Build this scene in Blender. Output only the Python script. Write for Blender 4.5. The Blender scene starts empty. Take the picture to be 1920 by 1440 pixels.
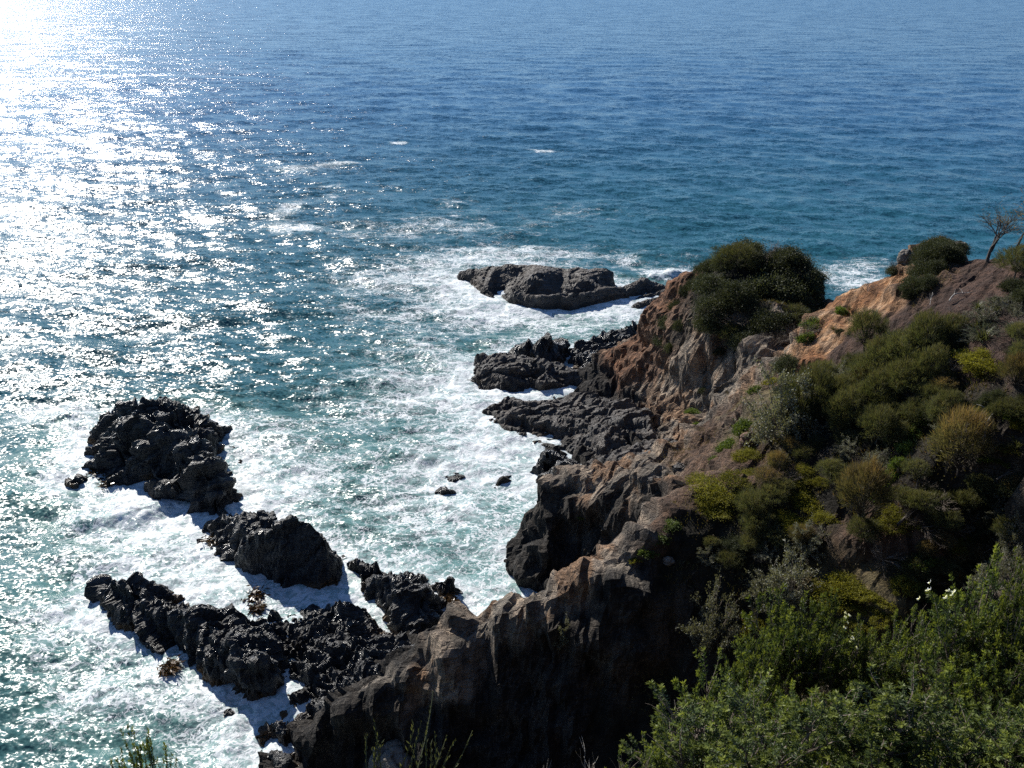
import bpy, math, random
import numpy as np
from mathutils import Vector, Matrix
from mathutils.geometry import delaunay_2d_cdt

S = bpy.context.scene
COL = S.collection
R = math.radians

# ------------------------------------------------------------------ camera, sky, sun, exposure
EYE = 30.0            # metres above the sea
PITCH = R(25.0)
FPX = 1663.0          # focal length in photograph pixels (1920 wide)
cam_d = bpy.data.cameras.new("camera")
cam = bpy.data.objects.new("camera", cam_d)
COL.objects.link(cam)
cam_d.sensor_width = 36.0
cam_d.lens = 36.0 * FPX / 1920.0
cam_d.clip_start = 0.1
cam_d.clip_end = 60000.0
cam.location = (0, 0, EYE)
cam.rotation_euler = (R(90) - PITCH, 0, 0)
S.camera = cam

SUN_EL, SUN_AZ = R(33.0), R(-33.5)      # azimuth measured from +Y towards +X
sdir = Vector((math.sin(SUN_AZ) * math.cos(SUN_EL), math.cos(SUN_AZ) * math.cos(SUN_EL), math.sin(SUN_EL)))
W = bpy.data.worlds.new("World")
S.world = W
W.use_nodes = True
wn = W.node_tree
sky = wn.nodes.new("ShaderNodeTexSky")
sky.sky_type = 'NISHITA'
sky.sun_disc = False
sky.sun_elevation = SUN_EL
sky.sun_rotation = SUN_AZ
sky.air_density = 0.75
sky.dust_density = 0.0
sky.ozone_density = 6.0
bg = wn.nodes["Background"]
bg.inputs["Strength"].default_value = 0.08
wn.links.new(sky.outputs[0], bg.inputs["Color"])
sun_d = bpy.data.lights.new("sun", 'SUN')
sun_d.energy = 4.6
sun_d.angle = R(0.53)
sun_d.color = (1.0, 0.955, 0.88)
sun = bpy.data.objects.new("sun", sun_d)
COL.objects.link(sun)
sun.rotation_euler = sdir.to_track_quat('Z', 'Y').to_euler()
S.view_settings.view_transform = 'Standard'
S.view_settings.look = 'None'
S.view_settings.exposure = 0.65
S.view_settings.gamma = 1.0
S.cycles.use_denoising = False
S.cycles.max_bounces = 6
S.cycles.transparent_max_bounces = 8

# ------------------------------------------------------------------ helpers
CT, ST = math.cos(PITCH), math.sin(PITCH)


def ray(u, v):
    a = (u - 960.0) / FPX
    b = (v - 720.0) / FPX
    return np.array([a, CT - b * ST, -ST - b * CT])


def P(u, v, z):
    d = ray(u, v)
    t = (EYE - z) / -d[2]
    return (d[0] * t, d[1] * t, z)


def D(u, v, t):
    d = ray(u, v) * t
    return (d[0], d[1], EYE + d[2])


def _h(ix, iy, iz, seed):
    h = (ix.astype(np.int64) * 374761393 + iy.astype(np.int64) * 668265263 + iz.astype(np.int64) * 2147483647 + seed * 974634777) & 0xFFFFFFFF
    h = ((h ^ (h >> 13)) * 1274126177) & 0xFFFFFFFF
    h = ((h ^ (h >> 16)) * 2246822519) & 0xFFFFFFFF
    return h ^ (h >> 15)


def hf(ix, iy, iz, seed):
    return (_h(ix, iy, iz, seed) & 0xFFFFFF).astype(np.float32) / np.float32(0xFFFFFF)


def vnoise(p, seed=0):
    """value noise in -1..1"""
    i = np.floor(p).astype(np.int32)
    f = (p - i).astype(np.float32)
    w = f * f * f * (f * (f * 6 - 15) + 10)
    r = 0
    for dx in (0, 1):
        wx = w[:, 0] if dx else 1 - w[:, 0]
        for dy in (0, 1):
            wy = w[:, 1] if dy else 1 - w[:, 1]
            for dz in (0, 1):
                wz = w[:, 2] if dz else 1 - w[:, 2]
                r = r + wx * wy * wz * hf(i[:, 0] + dx, i[:, 1] + dy, i[:, 2] + dz, seed)
    return r * 2 - 1


def fbm(p, octv=4, seed=0, gain=0.5, ridged=False):
    a, s, t = 1.0, 0.0, 0.0
    q = p.copy()
    for o in range(octv):
        n = vnoise(q, seed + o * 17)
        if ridged:
            n = 1 - 2 * np.abs(n)
        s = s + a * n
        t += a
        a *= gain
        q = q * 2.03 + 11.3
    return s / t


def worley(p, seed=0):
    i = np.floor(p).astype(np.int32)
    n = len(p)
    f1 = np.full(n, 9e9, np.float32)
    f2 = np.full(n, 9e9, np.float32)
    dv = np.zeros((n, 3), np.float32)
    cid = np.zeros((n, 3), np.int32)
    for dx in (-1, 0, 1):
        for dy in (-1, 0, 1):
            for dz in (-1, 0, 1):
                c = i + np.array([dx, dy, dz], np.int32)
                q = np.stack([hf(c[:, 0], c[:, 1], c[:, 2], seed + k) for k in (1, 2, 3)], 1)
                d = (p - c - q).astype(np.float32)
                d2 = (d * d).sum(1)
                m = d2 < f1
                f2 = np.where(m, f1, np.minimum(f2, d2))
                f1 = np.where(m, d2, f1)
                dv[m] = d[m]
                cid[m] = c[m]
    return np.sqrt(f1), np.sqrt(f2), dv, cid


def facets(p, size, seed, tilt=1.0, crack=0.35):
    """blocky fracture: every cell of a Voronoi pattern is a block with its own tilted top; ~ -1..1"""
    f1, f2, dv, c = worley(p / size, seed)
    r = [hf(c[:, 0], c[:, 1], c[:, 2], seed + 40 + k) - 0.5 for k in range(4)]
    out = r[0] * 0.9 + tilt * 2.6 * (dv[:, 0] * r[1] + dv[:, 1] * r[2] + dv[:, 2] * r[3])
    return out - crack * np.clip(1 - (f2 - f1) / 0.12, 0, 1)


def ledges(p, lam, dip, strike, seed):
    """tilted beds, each breaking off in a sharp step; ~ -1..1"""
    nb = np.array(Matrix.Rotation(strike, 3, 'Z') @ Matrix.Rotation(dip, 3, 'X') @ Vector((0, 0, 1)))
    b = p @ nb / lam + 0.55 * fbm(p * (0.45 / lam), 3, seed)
    k = np.floor(b)
    z = np.zeros(len(p), np.int32)
    r = hf(k.astype(np.int32), z, z, seed + 5)
    return (b - k - 0.5) * 1.1 + (r - 0.5) * 1.1


def strata(p, dip, strike, k=(1.0, 1.0, 3.0)):
    """turn space into bedding coordinates and squash across the beds"""
    m = Matrix.Rotation(dip, 3, 'X') @ Matrix.Rotation(strike, 3, 'Z')
    return (p @ np.array(m).T) * np.array(k)


def sstep(a, b, x):
    t = np.clip((x - a) / (b - a), 0, 1)
    return t * t * (3 - 2 * t)


class Grid:
    def __init__(s, x0, y0, x1, y1, res):
        s.x0, s.y0, s.res = x0, y0, res
        s.nx = int(math.ceil((x1 - x0) / res)) + 1
        s.ny = int(math.ceil((y1 - y0) / res)) + 1
        s.X, s.Y = np.meshgrid(x0 + np.arange(s.nx) * res, y0 + np.arange(s.ny) * res)

    def sample(s, A, x, y):
        gx = np.clip((np.asarray(x) - s.x0) / s.res, 0, s.nx - 1.001)
        gy = np.clip((np.asarray(y) - s.y0) / s.res, 0, s.ny - 1.001)
        i, j = gx.astype(int), gy.astype(int)
        fx, fy = gx - i, gy - j
        if A.ndim == 3:
            fx, fy = fx[..., None], fy[..., None]
        return (A[j, i] * (1 - fx) + A[j, i + 1] * fx) * (1 - fy) + (A[j + 1, i] * (1 - fx) + A[j + 1, i + 1] * fx) * fy


def tin(grid, pts, vals, outside, edges=()):
    """linear interpolation of vals over the triangulated pts on the grid"""
    vals = np.asarray(vals, float)
    res = delaunay_2d_cdt([Vector((p[0], p[1])) for p in pts], list(edges), [], 0, 1e-4)
    V = np.array([(v.x, v.y) for v in res[0]])
    A = np.array([vals[o[0]] if o else np.full(vals.shape[1], np.nan) for o in res[3]])
    # crossing breaklines make new points: fill from nearest known
    bad = np.isnan(A[:, 0])
    for k in np.where(bad)[0]:
        d = ((V - V[k]) ** 2).sum(1)
        d[bad] = 9e9
        n = np.argsort(d)[:2]
        A[k] = A[n].mean(0)
    out = np.zeros((grid.ny, grid.nx, vals.shape[1])) + np.asarray(outside, float)
    for f in res[2]:
        a, b, c = V[f[0]], V[f[1]], V[f[2]]
        lo, hi = np.minimum(np.minimum(a, b), c), np.maximum(np.maximum(a, b), c)
        i0 = max(0, int((lo[0] - grid.x0) / grid.res)); i1 = min(grid.nx, int((hi[0] - grid.x0) / grid.res) + 2)
        j0 = max(0, int((lo[1] - grid.y0) / grid.res)); j1 = min(grid.ny, int((hi[1] - grid.y0) / grid.res) + 2)
        if i1 <= i0 or j1 <= j0:
            continue
        x, y = grid.X[j0:j1, i0:i1], grid.Y[j0:j1, i0:i1]
        den = (b[1] - c[1]) * (a[0] - c[0]) + (c[0] - b[0]) * (a[1] - c[1])
        if abs(den) < 1e-9:
            continue
        wa = ((b[1] - c[1]) * (x - c[0]) + (c[0] - b[0]) * (y - c[1])) / den
        wb = ((c[1] - a[1]) * (x - c[0]) + (a[0] - c[0]) * (y - c[1])) / den
        wc = 1 - wa - wb
        m = (wa >= -1e-6) & (wb >= -1e-6) & (wc >= -1e-6)
        v = wa[..., None] * A[f[0]] + wb[..., None] * A[f[1]] + wc[..., None] * A[f[2]]
        out[j0:j1, i0:i1][m] = v[m]
    return out


def blur(A, sig):
    if sig < 0.3:
        return A
    r = int(3 * sig) + 1
    k = np.exp(-0.5 * (np.arange(-r, r + 1) / sig) ** 2)
    k /= k.sum()
    B = np.pad(A, r, mode='edge')
    B = np.apply_along_axis(lambda m: np.convolve(m, k, 'valid'), 0, B)
    return np.apply_along_axis(lambda m: np.convolve(m, k, 'valid'), 1, B)


def mesh_np(name, verts, faces, smooth=False, mat=None, attrs=None):
    """faces: (n,k) int array, k = 3 or 4"""
    me = bpy.data.meshes.new(name)
    faces = np.asarray(faces, np.int32)
    n, k = faces.shape
    me.vertices.add(len(verts))
    me.vertices.foreach_set("co", np.asarray(verts, np.float32).ravel())
    me.loops.add(n * k)
    me.loops.foreach_set("vertex_index", faces.ravel())
    me.polygons.add(n)
    me.polygons.foreach_set("loop_start", np.arange(n, dtype=np.int32) * k)
    me.polygons.foreach_set("use_smooth", np.full(n, smooth, bool))
    if attrs:
        for an, av in attrs.items():
            av = np.asarray(av, np.float32)
            if av.ndim == 1:
                me.attributes.new(an, 'FLOAT', 'POINT').data.foreach_set("value", av)
            else:
                if av.shape[1] == 3:
                    av = np.concatenate([av, np.ones((len(av), 1), np.float32)], 1)
                me.attributes.new(an, 'FLOAT_COLOR', 'POINT').data.foreach_set("color", av.ravel())
    me.update(calc_edges=True)
    if mat:
        me.materials.append(mat)
    return me


def obj(name, me, parent=None, loc=(0, 0, 0)):
    o = bpy.data.objects.new(name, me)
    COL.objects.link(o)
    o.location = loc
    if parent is not None:
        o.parent = parent
    return o


def tag(o, label, cat, group=None):
    o["label"] = label
    o["category"] = cat
    if group:
        o["group"] = group
    return o


def grid_faces(ny, nx, keep):
    idx = np.arange(ny * nx).reshape(ny, nx)
    f = np.stack([idx[:-1, :-1], idx[:-1, 1:], idx[1:, 1:], idx[1:, :-1]], -1).reshape(-1, 4)
    k = keep.reshape(-1)
    return f[k[f].all(1)]


def compact(verts, faces, *arrs):
    used = np.zeros(len(verts), bool)
    used[faces.ravel()] = True
    remap = np.cumsum(used) - 1
    return (verts[used], remap[faces].astype(np.int32)) + tuple(a[used] for a in arrs)


# ------------------------------------------------------------------ materials
class NT:
    def __init__(s, name):
        s.m = bpy.data.materials.new(name)
        s.m.use_nodes = True
        s.t = s.m.node_tree
        s.out = s.t.nodes["Material Output"]
        s.bsdf = s.t.nodes["Principled BSDF"]

    def n(s, typ, **kw):
        nd = s.t.nodes.new(typ)
        for k, v in kw.items():
            setattr(nd, k, v)
        return nd

    def put(s, sock, v):
        if isinstance(v, bpy.types.NodeSocket):
            s.t.links.new(v, sock)
        elif v is not None:
            if sock.type == 'RGBA' and len(v) == 3:
                v = tuple(v) + (1,)
            sock.default_value = v

    def math(s, op, a, b=None, clamp=False):
        nd = s.n("ShaderNodeMath", operation=op, use_clamp=clamp)
        s.put(nd.inputs[0], a)
        if b is not None:
            s.put(nd.inputs[1], b)
        return nd.outputs[0]

    def vmath(s, op, a, b=None, sc=None):
        nd = s.n("ShaderNodeVectorMath", operation=op)
        s.put(nd.inputs[0], a)
        if b is not None:
            s.put(nd.inputs[1], b)
        if sc is not None:
            s.put(nd.inputs["Scale"], sc)
        return nd.outputs[0]

    def mix(s, f, a, b, blend='MIX'):
        nd = s.n("ShaderNodeMix", data_type='RGBA', blend_type=blend)
        s.put(nd.inputs[0], f)
        s.put(nd.inputs[6], a)
        s.put(nd.inputs[7], b)
        return nd.outputs[2]

    def noise(s, vec, scale, detail=4, rough=0.55, dist=0.0, out=0):
        nd = s.n("ShaderNodeTexNoise")
        nd.inputs["Scale"].default_value = scale
        nd.inputs["Detail"].default_value = detail
        nd.inputs["Roughness"].default_value = rough
        nd.inputs["Distortion"].default_value = dist
        if vec is not None:
            s.put(nd.inputs["Vector"], vec)
        return nd.outputs[out]

    def voro(s, vec, scale, feature='F1', out=0):
        nd = s.n("ShaderNodeTexVoronoi", feature=feature)
        nd.inputs["Scale"].default_value = scale
        s.put(nd.inputs["Vector"], vec)
        return nd.outputs[out]

    def ramp(s, x, a, b, lo=0.0, hi=1.0):
        nd = s.n("ShaderNodeMapRange", interpolation_type='SMOOTHSTEP')
        s.put(nd.inputs[0], x)
        s.put(nd.inputs[1], a)
        s.put(nd.inputs[2], b)
        nd.inputs[3].default_value = lo
        nd.inputs[4].default_value = hi
        return nd.outputs[0]

    def attr(s, name, out="Fac"):
        nd = s.n("ShaderNodeAttribute", attribute_name=name)
        return nd.outputs[out]

    def pos(s):
        return s.n("ShaderNodeNewGeometry").outputs["Position"]

    def scale(s, vec, k):
        return s.vmath('MULTIPLY', vec, k)

    def bump(s, h, dist, strength=1.0, normal=None):
        nd = s.n("ShaderNodeBump")
        nd.inputs["Strength"].default_value = strength
        nd.inputs["Distance"].default_value = dist
        s.put(nd.inputs["Height"], h)
        if normal is not None:
            s.put(nd.inputs["Normal"], normal)
        return nd.outputs[0]

    def set(s, **kw):
        for k, v in kw.items():
            s.put(s.bsdf.inputs[k.replace("_", " ")], v)
        return s.m


def mat_rock(name, c1, c2, c3, rough=(0.35, 0.75), algae=0.0, spec=0.5):
    """dark wave-washed rock: two tones, pale specks, brown weed close to the waterline"""
    m = NT(name)
    p = m.pos()
    big = m.noise(p, 0.55, 5, 0.6)
    fine = m.noise(p, 5.0, 6, 0.65)
    c = m.mix(m.ramp(big, 0.38, 0.64), c1, c2)
    c = m.mix(m.ramp(fine, 0.56, 0.74), c, c3)
    # wet, darker foot
    zw = m.n("ShaderNodeSeparateXYZ")
    m.put(zw.inputs[0], p)
    wet = m.ramp(m.math('ADD', zw.outputs[2], m.math('MULTIPLY', m.noise(p, 0.8, 4), 1.2)), 0.75, 1.35, 0.42, 1.0)
    if algae:
        c = m.mix(1.0, c, m.mix(wet, (0, 0, 0), (1, 1, 1)), 'MULTIPLY')
        z = m.n("ShaderNodeSeparateXYZ")
        m.put(z.inputs[0], p)
        zz = m.math('ADD', z.outputs[2], m.math('MULTIPLY', m.noise(p, 0.9, 4), -1.6))
        low = m.ramp(zz, -0.75, -0.15, 1.0, 0.0)
        west = m.ramp(m.noise(p, 0.23, 2), 0.46, 0.62)
        c = m.mix(m.math('MULTIPLY', m.math('MULTIPLY', low, west), algae), c, (0.10, 0.052, 0.014))
    mp = m.n("ShaderNodeMapping")
    m.put(mp.inputs["Vector"], p)
    mp.inputs["Rotation"].default_value = (0.7, 0.35, 0.5)
    mp.inputs["Scale"].default_value = (0.5, 1.0, 3.0)
    bed = m.math('ABSOLUTE', m.math('SUBTRACT', m.noise(mp.outputs[0], 1.7, 6, 0.62, 0.4), 0.5))
    crk = m.ramp(m.voro(m.vmath('ADD', mp.outputs[0], m.scale(m.noise(p, 1.5, 4, out=1), (0.7, 0.7, 0.7))), 1.1, 'DISTANCE_TO_EDGE'), 0.0, 0.07)
    h = m.math('ADD', m.math('ADD', m.math('MULTIPLY', m.noise(p, 3.2, 8, 0.66, 0.3), 0.7), m.math('MULTIPLY', bed, 1.6)), m.math('MULTIPLY', crk, 0.25))
    r = m.ramp(m.noise(p, 1.4, 4), 0.35, 0.65, rough[0], rough[1])
    return m.set(Base_Color=c, Roughness=r, Normal=m.bump(h, 0.22, 1.0), Specular_IOR_Level=spec)


M_ROCK = mat_rock("black_wet_rock", (0.017, 0.017, 0.017), (0.040, 0.038, 0.036), (0.11, 0.10, 0.092), (0.22, 0.62), 0.9, 0.55)
M_SLAB = mat_rock("grey_brown_slab_rock", (0.045, 0.039, 0.034), (0.095, 0.078, 0.064), (0.19, 0.155, 0.125), (0.5, 0.85), 0.4)
M_BOULDER = mat_rock("pale_boulder_rock", (0.16, 0.14, 0.115), (0.24, 0.21, 0.175), (0.33, 0.30, 0.26), (0.7, 0.9), 0)
M_RUST = mat_rock("rusty_boulder_rock", (0.11, 0.055, 0.03), (0.16, 0.085, 0.05), (0.22, 0.14, 0.09), (0.7, 0.9), 0)


def mat_land():
    m = NT("cliff_soil_and_rock")
    p = m.pos()
    col = m.attr("col", "Color")
    rocky = m.attr("rocky")
    n1 = m.noise(p, 1.1, 7, 0.65)
    n2 = m.noise(p, 6.0, 6, 0.7)
    # run-off streaks down the faces
    st = m.noise(m.scale(p, (1.6, 1.6, 0.22)), 1.7, 5, 0.6, 0.8)
    c = m.mix(m.ramp(n1, 0.36, 0.66), m.mix(1.0, col, (0.62, 0.60, 0.60), 'MULTIPLY'), m.mix(1.0, col, (1.30, 1.26, 1.22), 'MULTIPLY'))
    c = m.mix(m.math('MULTIPLY', m.ramp(n2, 0.55, 0.72), 0.55), c, m.mix(1.0, col, (1.9, 1.85, 1.8), 'MULTIPLY'))
    c = m.mix(m.math('MULTIPLY', m.ramp(st, 0.56, 0.70), m.math('MULTIPLY', rocky, 0.5)), c, m.mix(1.0, col, (2.1, 2.05, 1.95), 'MULTIPLY'))
    c = m.mix(m.math('MULTIPLY', m.ramp(n2, 0.30, 0.44, 1.0, 0.0), 0.6), c, m.mix(1.0, col, (0.35, 0.33, 0.33), 'MULTIPLY'))
    # pale veins and broken stone showing through
    vein = m.ramp(m.noise(m.scale(p, (1.5, 1.5, 0.30)), 1.3, 3, 0.5, 1.6), 0.485, 0.515)
    vein2 = m.ramp(m.noise(m.scale(p, (1.5, 1.5, 0.30)), 1.3, 3, 0.5, 1.6), 0.515, 0.545, 1.0, 0.0)
    c = m.mix(m.math('MULTIPLY', m.math('MULTIPLY', vein, vein2), m.math('MULTIPLY', rocky, 0.45)), c, (0.17, 0.15, 0.125))
    chip = m.voro(m.vmath('ADD', p, m.scale(m.noise(p, 3.0, 2, out=1), (0.3, 0.3, 0.3))), 3.2, 'F1', 1)
    cs = m.n("ShaderNodeSeparateColor")
    m.put(cs.inputs[0], chip)
    c = m.mix(0.55, c, m.mix(1.0, c, m.mix(cs.outputs[0], (0.45, 0.45, 0.46), (1.7, 1.62, 1.5)), 'MULTIPLY'))
    mp = m.n("ShaderNodeMapping")
    m.put(mp.inputs["Vector"], p)
    mp.inputs["Rotation"].default_value = (0.9, 0.25, 0.6)
    mp.inputs["Scale"].default_value = (0.5, 1.0, 2.6)
    bed = m.math('ABSOLUTE', m.math('SUBTRACT', m.noise(mp.outputs[0], 1.2, 7, 0.64, 0.4), 0.5))
    crk = m.ramp(m.voro(m.vmath('ADD', mp.outputs[0], m.scale(m.noise(p, 1.5, 4, out=1), (0.7, 0.7, 0.7))), 0.9, 'DISTANCE_TO_EDGE'), 0.0, 0.06)
    h = m.math('ADD', m.noise(p, 2.6, 9, 0.7, 0.3), m.math('MULTIPLY', rocky, m.math('ADD', m.math('MULTIPLY', bed, 1.7), m.math('MULTIPLY', crk, 0.28))))
    return m.set(Base_Color=c, Roughness=0.88, Normal=m.bump(h, 0.55, 1.0), Specular_IOR_Level=0.25)


M_LAND = mat_land()


def mat_leaf(name, dark, light, trans=0.3, rough=0.5, spec=0.4, tip=None):
    m = NT(name)
    t = m.attr("tint")
    oi = m.n("ShaderNodeObjectInfo").outputs["Random"]
    c = m.mix(t, dark, light)
    if tip is not None:
        c = m.mix(m.attr("age"), c, tip)
    k = m.math('ADD', m.math('MULTIPLY', oi, 0.5), 0.75)
    nd = m.n("ShaderNodeHueSaturation")
    m.put(nd.inputs["Value"], k)
    m.put(nd.inputs["Color"], c)
    c = nd.outputs[0]
    m.set(Base_Color=c, Roughness=rough, Specular_IOR_Level=spec)
    tr = m.n("ShaderNodeBsdfTranslucent")
    m.put(tr.inputs[0], m.mix(1.0, c, (1.5, 1.45, 0.7), 'MULTIPLY'))
    mx = m.n("ShaderNodeMixShader")
    mx.inputs[0].default_value = trans
    m.t.links.new(m.bsdf.outputs[0], mx.inputs[1])
    m.t.links.new(tr.outputs[0], mx.inputs[2])
    m.t.links.new(mx.outputs[0], m.out.inputs[0])
    return m.m


M_DARKLEAF = mat_leaf("dark_coastal_leaf", (0.027, 0.034, 0.020), (0.072, 0.080, 0.044), 0.26, 0.6, 0.15)
M_NEEDLE = mat_leaf("olive_needle", (0.050, 0.062, 0.028), (0.115, 0.122, 0.062), 0.38, 0.7, 0.2, tip=(0.135, 0.105, 0.055))
M_NEEDLEBROWN = mat_leaf("brown_tipped_needle", (0.068, 0.066, 0.036), (0.135, 0.120, 0.066), 0.38, 0.7, 0.2, tip=(0.165, 0.112, 0.058))
M_GREYLEAF = mat_leaf("grey_green_leaf", (0.085, 0.088, 0.062), (0.20, 0.20, 0.15), 0.25, 0.5, 0.3)
M_YELLOW = mat_leaf("yellow_green_leaf", (0.095, 0.100, 0.018), (0.21, 0.195, 0.035), 0.42, 0.6, 0.15)
M_GREEN = mat_leaf("fresh_green_leaf", (0.045, 0.075, 0.018), (0.125, 0.165, 0.040), 0.4, 0.5, 0.25)
M_FORE = mat_leaf("whorled_green_leaf", (0.026, 0.046, 0.016), (0.078, 0.108, 0.036), 0.35, 0.5, 0.2, tip=(0.22, 0.25, 0.05))
M_BLADE = mat_leaf("strap_blade", (0.045, 0.055, 0.022), (0.12, 0.125, 0.06), 0.3, 0.5)
M_DRYBLADE = mat_leaf("dry_grass", (0.085, 0.065, 0.03), (0.17, 0.13, 0.06), 0.3, 0.7)
M_COVER = mat_leaf("ground_cover_leaf", (0.040, 0.038, 0.016), (0.095, 0.085, 0.03), 0.25, 0.6, tip=(0.14, 0.085, 0.045))
M_PETAL = mat_leaf("white_petal", (0.75, 0.75, 0.78), (0.82, 0.82, 0.84), 0.3, 0.6)
M_KELP = mat_leaf("brown_kelp", (0.045, 0.024, 0.009), (0.10, 0.055, 0.018), 0.15, 0.3, 0.5)


def mat_bark(name, a, b):
    m = NT(name)
    p = m.pos()
    c = m.mix(m.ramp(m.noise(p, 9.0, 4), 0.35, 0.65), a, b)
    return m.set(Base_Color=c, Roughness=0.85, Normal=m.bump(m.noise(p, 30.0, 4), 0.02))


M_BARK = mat_bark("dark_bark", (0.045, 0.036, 0.028), (0.10, 0.082, 0.065))
M_TWIG = mat_bark("brown_twig", (0.10, 0.076, 0.058), (0.20, 0.16, 0.125))
M_DEAD = mat_bark("bleached_dead_wood", (0.20, 0.18, 0.16), (0.38, 0.35, 0.31))
M_BLACKBARK = mat_bark("blackish_bark", (0.022, 0.019, 0.017), (0.065, 0.055, 0.046))  # near-black brown bark


def mat_sea():
    m = NT("sea_water")
    p = m.pos()
    foam_d = m.attr("foam")
    aer = m.attr("aer")
    # --- lacy foam, streaked the way the water runs
    warp = m.vmath('ADD', p, m.vmath('SCALE', m.vmath('SUBTRACT', m.noise(p, 0.45, 4, 0.6, out=1), (0.5, 0.5, 0.5)), sc=3.2))
    warp = m.vmath('ADD', warp, m.vmath('SCALE', m.vmath('SUBTRACT', m.noise(p, 2.2, 3, 0.6, out=1), (0.5, 0.5, 0.5)), sc=0.35))
    warp = m.scale(warp, (0.62, 1.0, 1.0))
    n = m.noise(warp, 0.7, 5, 0.6)
    d = m.math('ADD', foam_d, m.math('MULTIPLY', m.math('SUBTRACT', n, 0.5), 0.9), clamp=True)

    def threads(x, centre, w):
        a_ = m.math('ABSOLUTE', m.math('SUBTRACT', x, centre))
        nd = m.n("ShaderNodeMapRange", interpolation_type='SMOOTHSTEP')
        m.put(nd.inputs[0], a_)
        m.put(nd.inputs[1], m.math('MULTIPLY', w, 0.35))
        m.put(nd.inputs[2], w)
        nd.inputs[3].default_value = 1.0
        nd.inputs[4].default_value = 0.0
        return nd.outputs[0]
    d2 = m.math('MULTIPLY', d, d)
    w1 = m.math('ADD', 0.006, m.math('MULTIPLY', d2, 0.085))
    t1 = threads(m.noise(warp, 0.75, 3, 0.5, 0.9), 0.5, w1)
    t2 = threads(m.noise(m.scale(warp, (0.7, 1.3, 1)), 1.9, 2, 0.5, 0.9), 0.5, w1)
    vd = m.voro(warp, 0.75, 'DISTANCE_TO_EDGE')
    t3 = threads(vd, 0.0, m.math('ADD', 0.015, m.math('MULTIPLY', d2, 0.17)))
    lines = m.math('MAXIMUM', t1, m.math('MAXIMUM', m.math('MULTIPLY', t2, 0.85), m.math('MULTIPLY', t3, 0.8)))
    lines = m.math('MULTIPLY', lines, m.ramp(d, 0.10, 0.42))
    solid = m.ramp(d, 0.86, 1.25)
    veil = m.math('MULTIPLY', m.ramp(d, 0.25, 1.0), 0.40)
    grit = m.ramp(m.noise(p, 5.0, 4, 0.7), 0.30, 0.58, 0.84, 1.0)
    foam = m.math('MULTIPLY', m.math('MAXIMUM', lines, m.math('MAXIMUM', solid, veil)), grit)
    # --- water colour: deep blue offshore, milky green close in and where air is beaten into it
    wc = m.mix(m.ramp(aer, 0.0, 0.55), m.mix(m.attr("deep"), (0.016, 0.084, 0.104), (0.020, 0.085, 0.170)), (0.072, 0.165, 0.155))
    wc = m.mix(m.ramp(aer, 0.5, 1.0), wc, (0.17, 0.30, 0.29))
    # --- small ripples tilt the normal
    def tilt(vec, sc, detail, amp, k=(1, 1, 1), off=(0, 0, 0)):
        v = m.noise(m.vmath('ADD', m.scale(vec, k), off), sc, detail, 0.6, out=1)
        v = m.vmath('SUBTRACT', v, (0.5, 0.5, 0.5))
        return m.scale(v, (amp * 0.85, amp * 1.1, 0))
    rip = m.vmath('ADD', tilt(p, 1.3, 3, 1.15, (0.6, 1.0, 1)), tilt(p, 5.0, 2, 1.35, (0.75, 1.0, 1), (5, 9, 2)))
    rip = m.vmath('ADD', rip, tilt(p, 0.16, 2, 0.6, (0.45, 1.0, 1), (51, 19, 2)))
    geo = m.n("ShaderNodeNewGeometry")
    nrm = m.vmath('NORMALIZE', m.vmath('ADD', geo.outputs["Normal"], rip))
    m.set(Base_Color=wc, Roughness=m.math('ADD', 0.26, m.math('MULTIPLY', m.attr('deep'), -0.05)), Normal=nrm, IOR=1.333, Specular_IOR_Level=0.27)
    fo = m.n("ShaderNodeBsdfPrincipled")
    m.put(fo.inputs["Base Color"], m.mix(m.noise(p, 1.5, 6), (0.66, 0.70, 0.72), (0.84, 0.85, 0.86)))
    fo.inputs["Roughness"].default_value = 0.7
    m.put(fo.inputs["Normal"], m.bump(m.noise(warp, 2.0, 8, 0.65), 0.12, 1.0))
    mx = m.n("ShaderNodeMixShader")
    m.put(mx.inputs[0], m.math('MULTIPLY', foam, 0.95))
    m.t.links.new(m.bsdf.outputs[0], mx.inputs[1])
    m.t.links.new(fo.outputs[0], mx.inputs[2])
    m.t.links.new(mx.outputs[0], m.out.inputs[0])
    return m.m


M_SEA = mat_sea()

# ------------------------------------------------------------------ the headland
# every control point: (x, y, z, kind) - kinds: r black rock, c grey cliff, b brown earth, o orange earth, m red-brown earth, g dark humus, t dry grass
KINDS = "rcbomgtu"
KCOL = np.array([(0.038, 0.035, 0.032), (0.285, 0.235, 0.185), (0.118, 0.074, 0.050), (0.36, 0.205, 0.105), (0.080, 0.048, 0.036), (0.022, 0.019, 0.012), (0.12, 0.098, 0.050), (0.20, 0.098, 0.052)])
KROCK = np.array([1.0, 0.9, 0.5, 0.35, 0.2, 0.15, 0.15, 0.6])
pts = []
edges = []


def A(u, v, z, k):
    pts.append(P(u, v, z) + (k,))
    return len(pts) - 1


def B(x, y, z, k):
    pts.append((x, y, z, k))
    return len(pts) - 1


def line(ids):
    for a, b in zip(ids, ids[1:]):
        edges.append((a, b))


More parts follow.
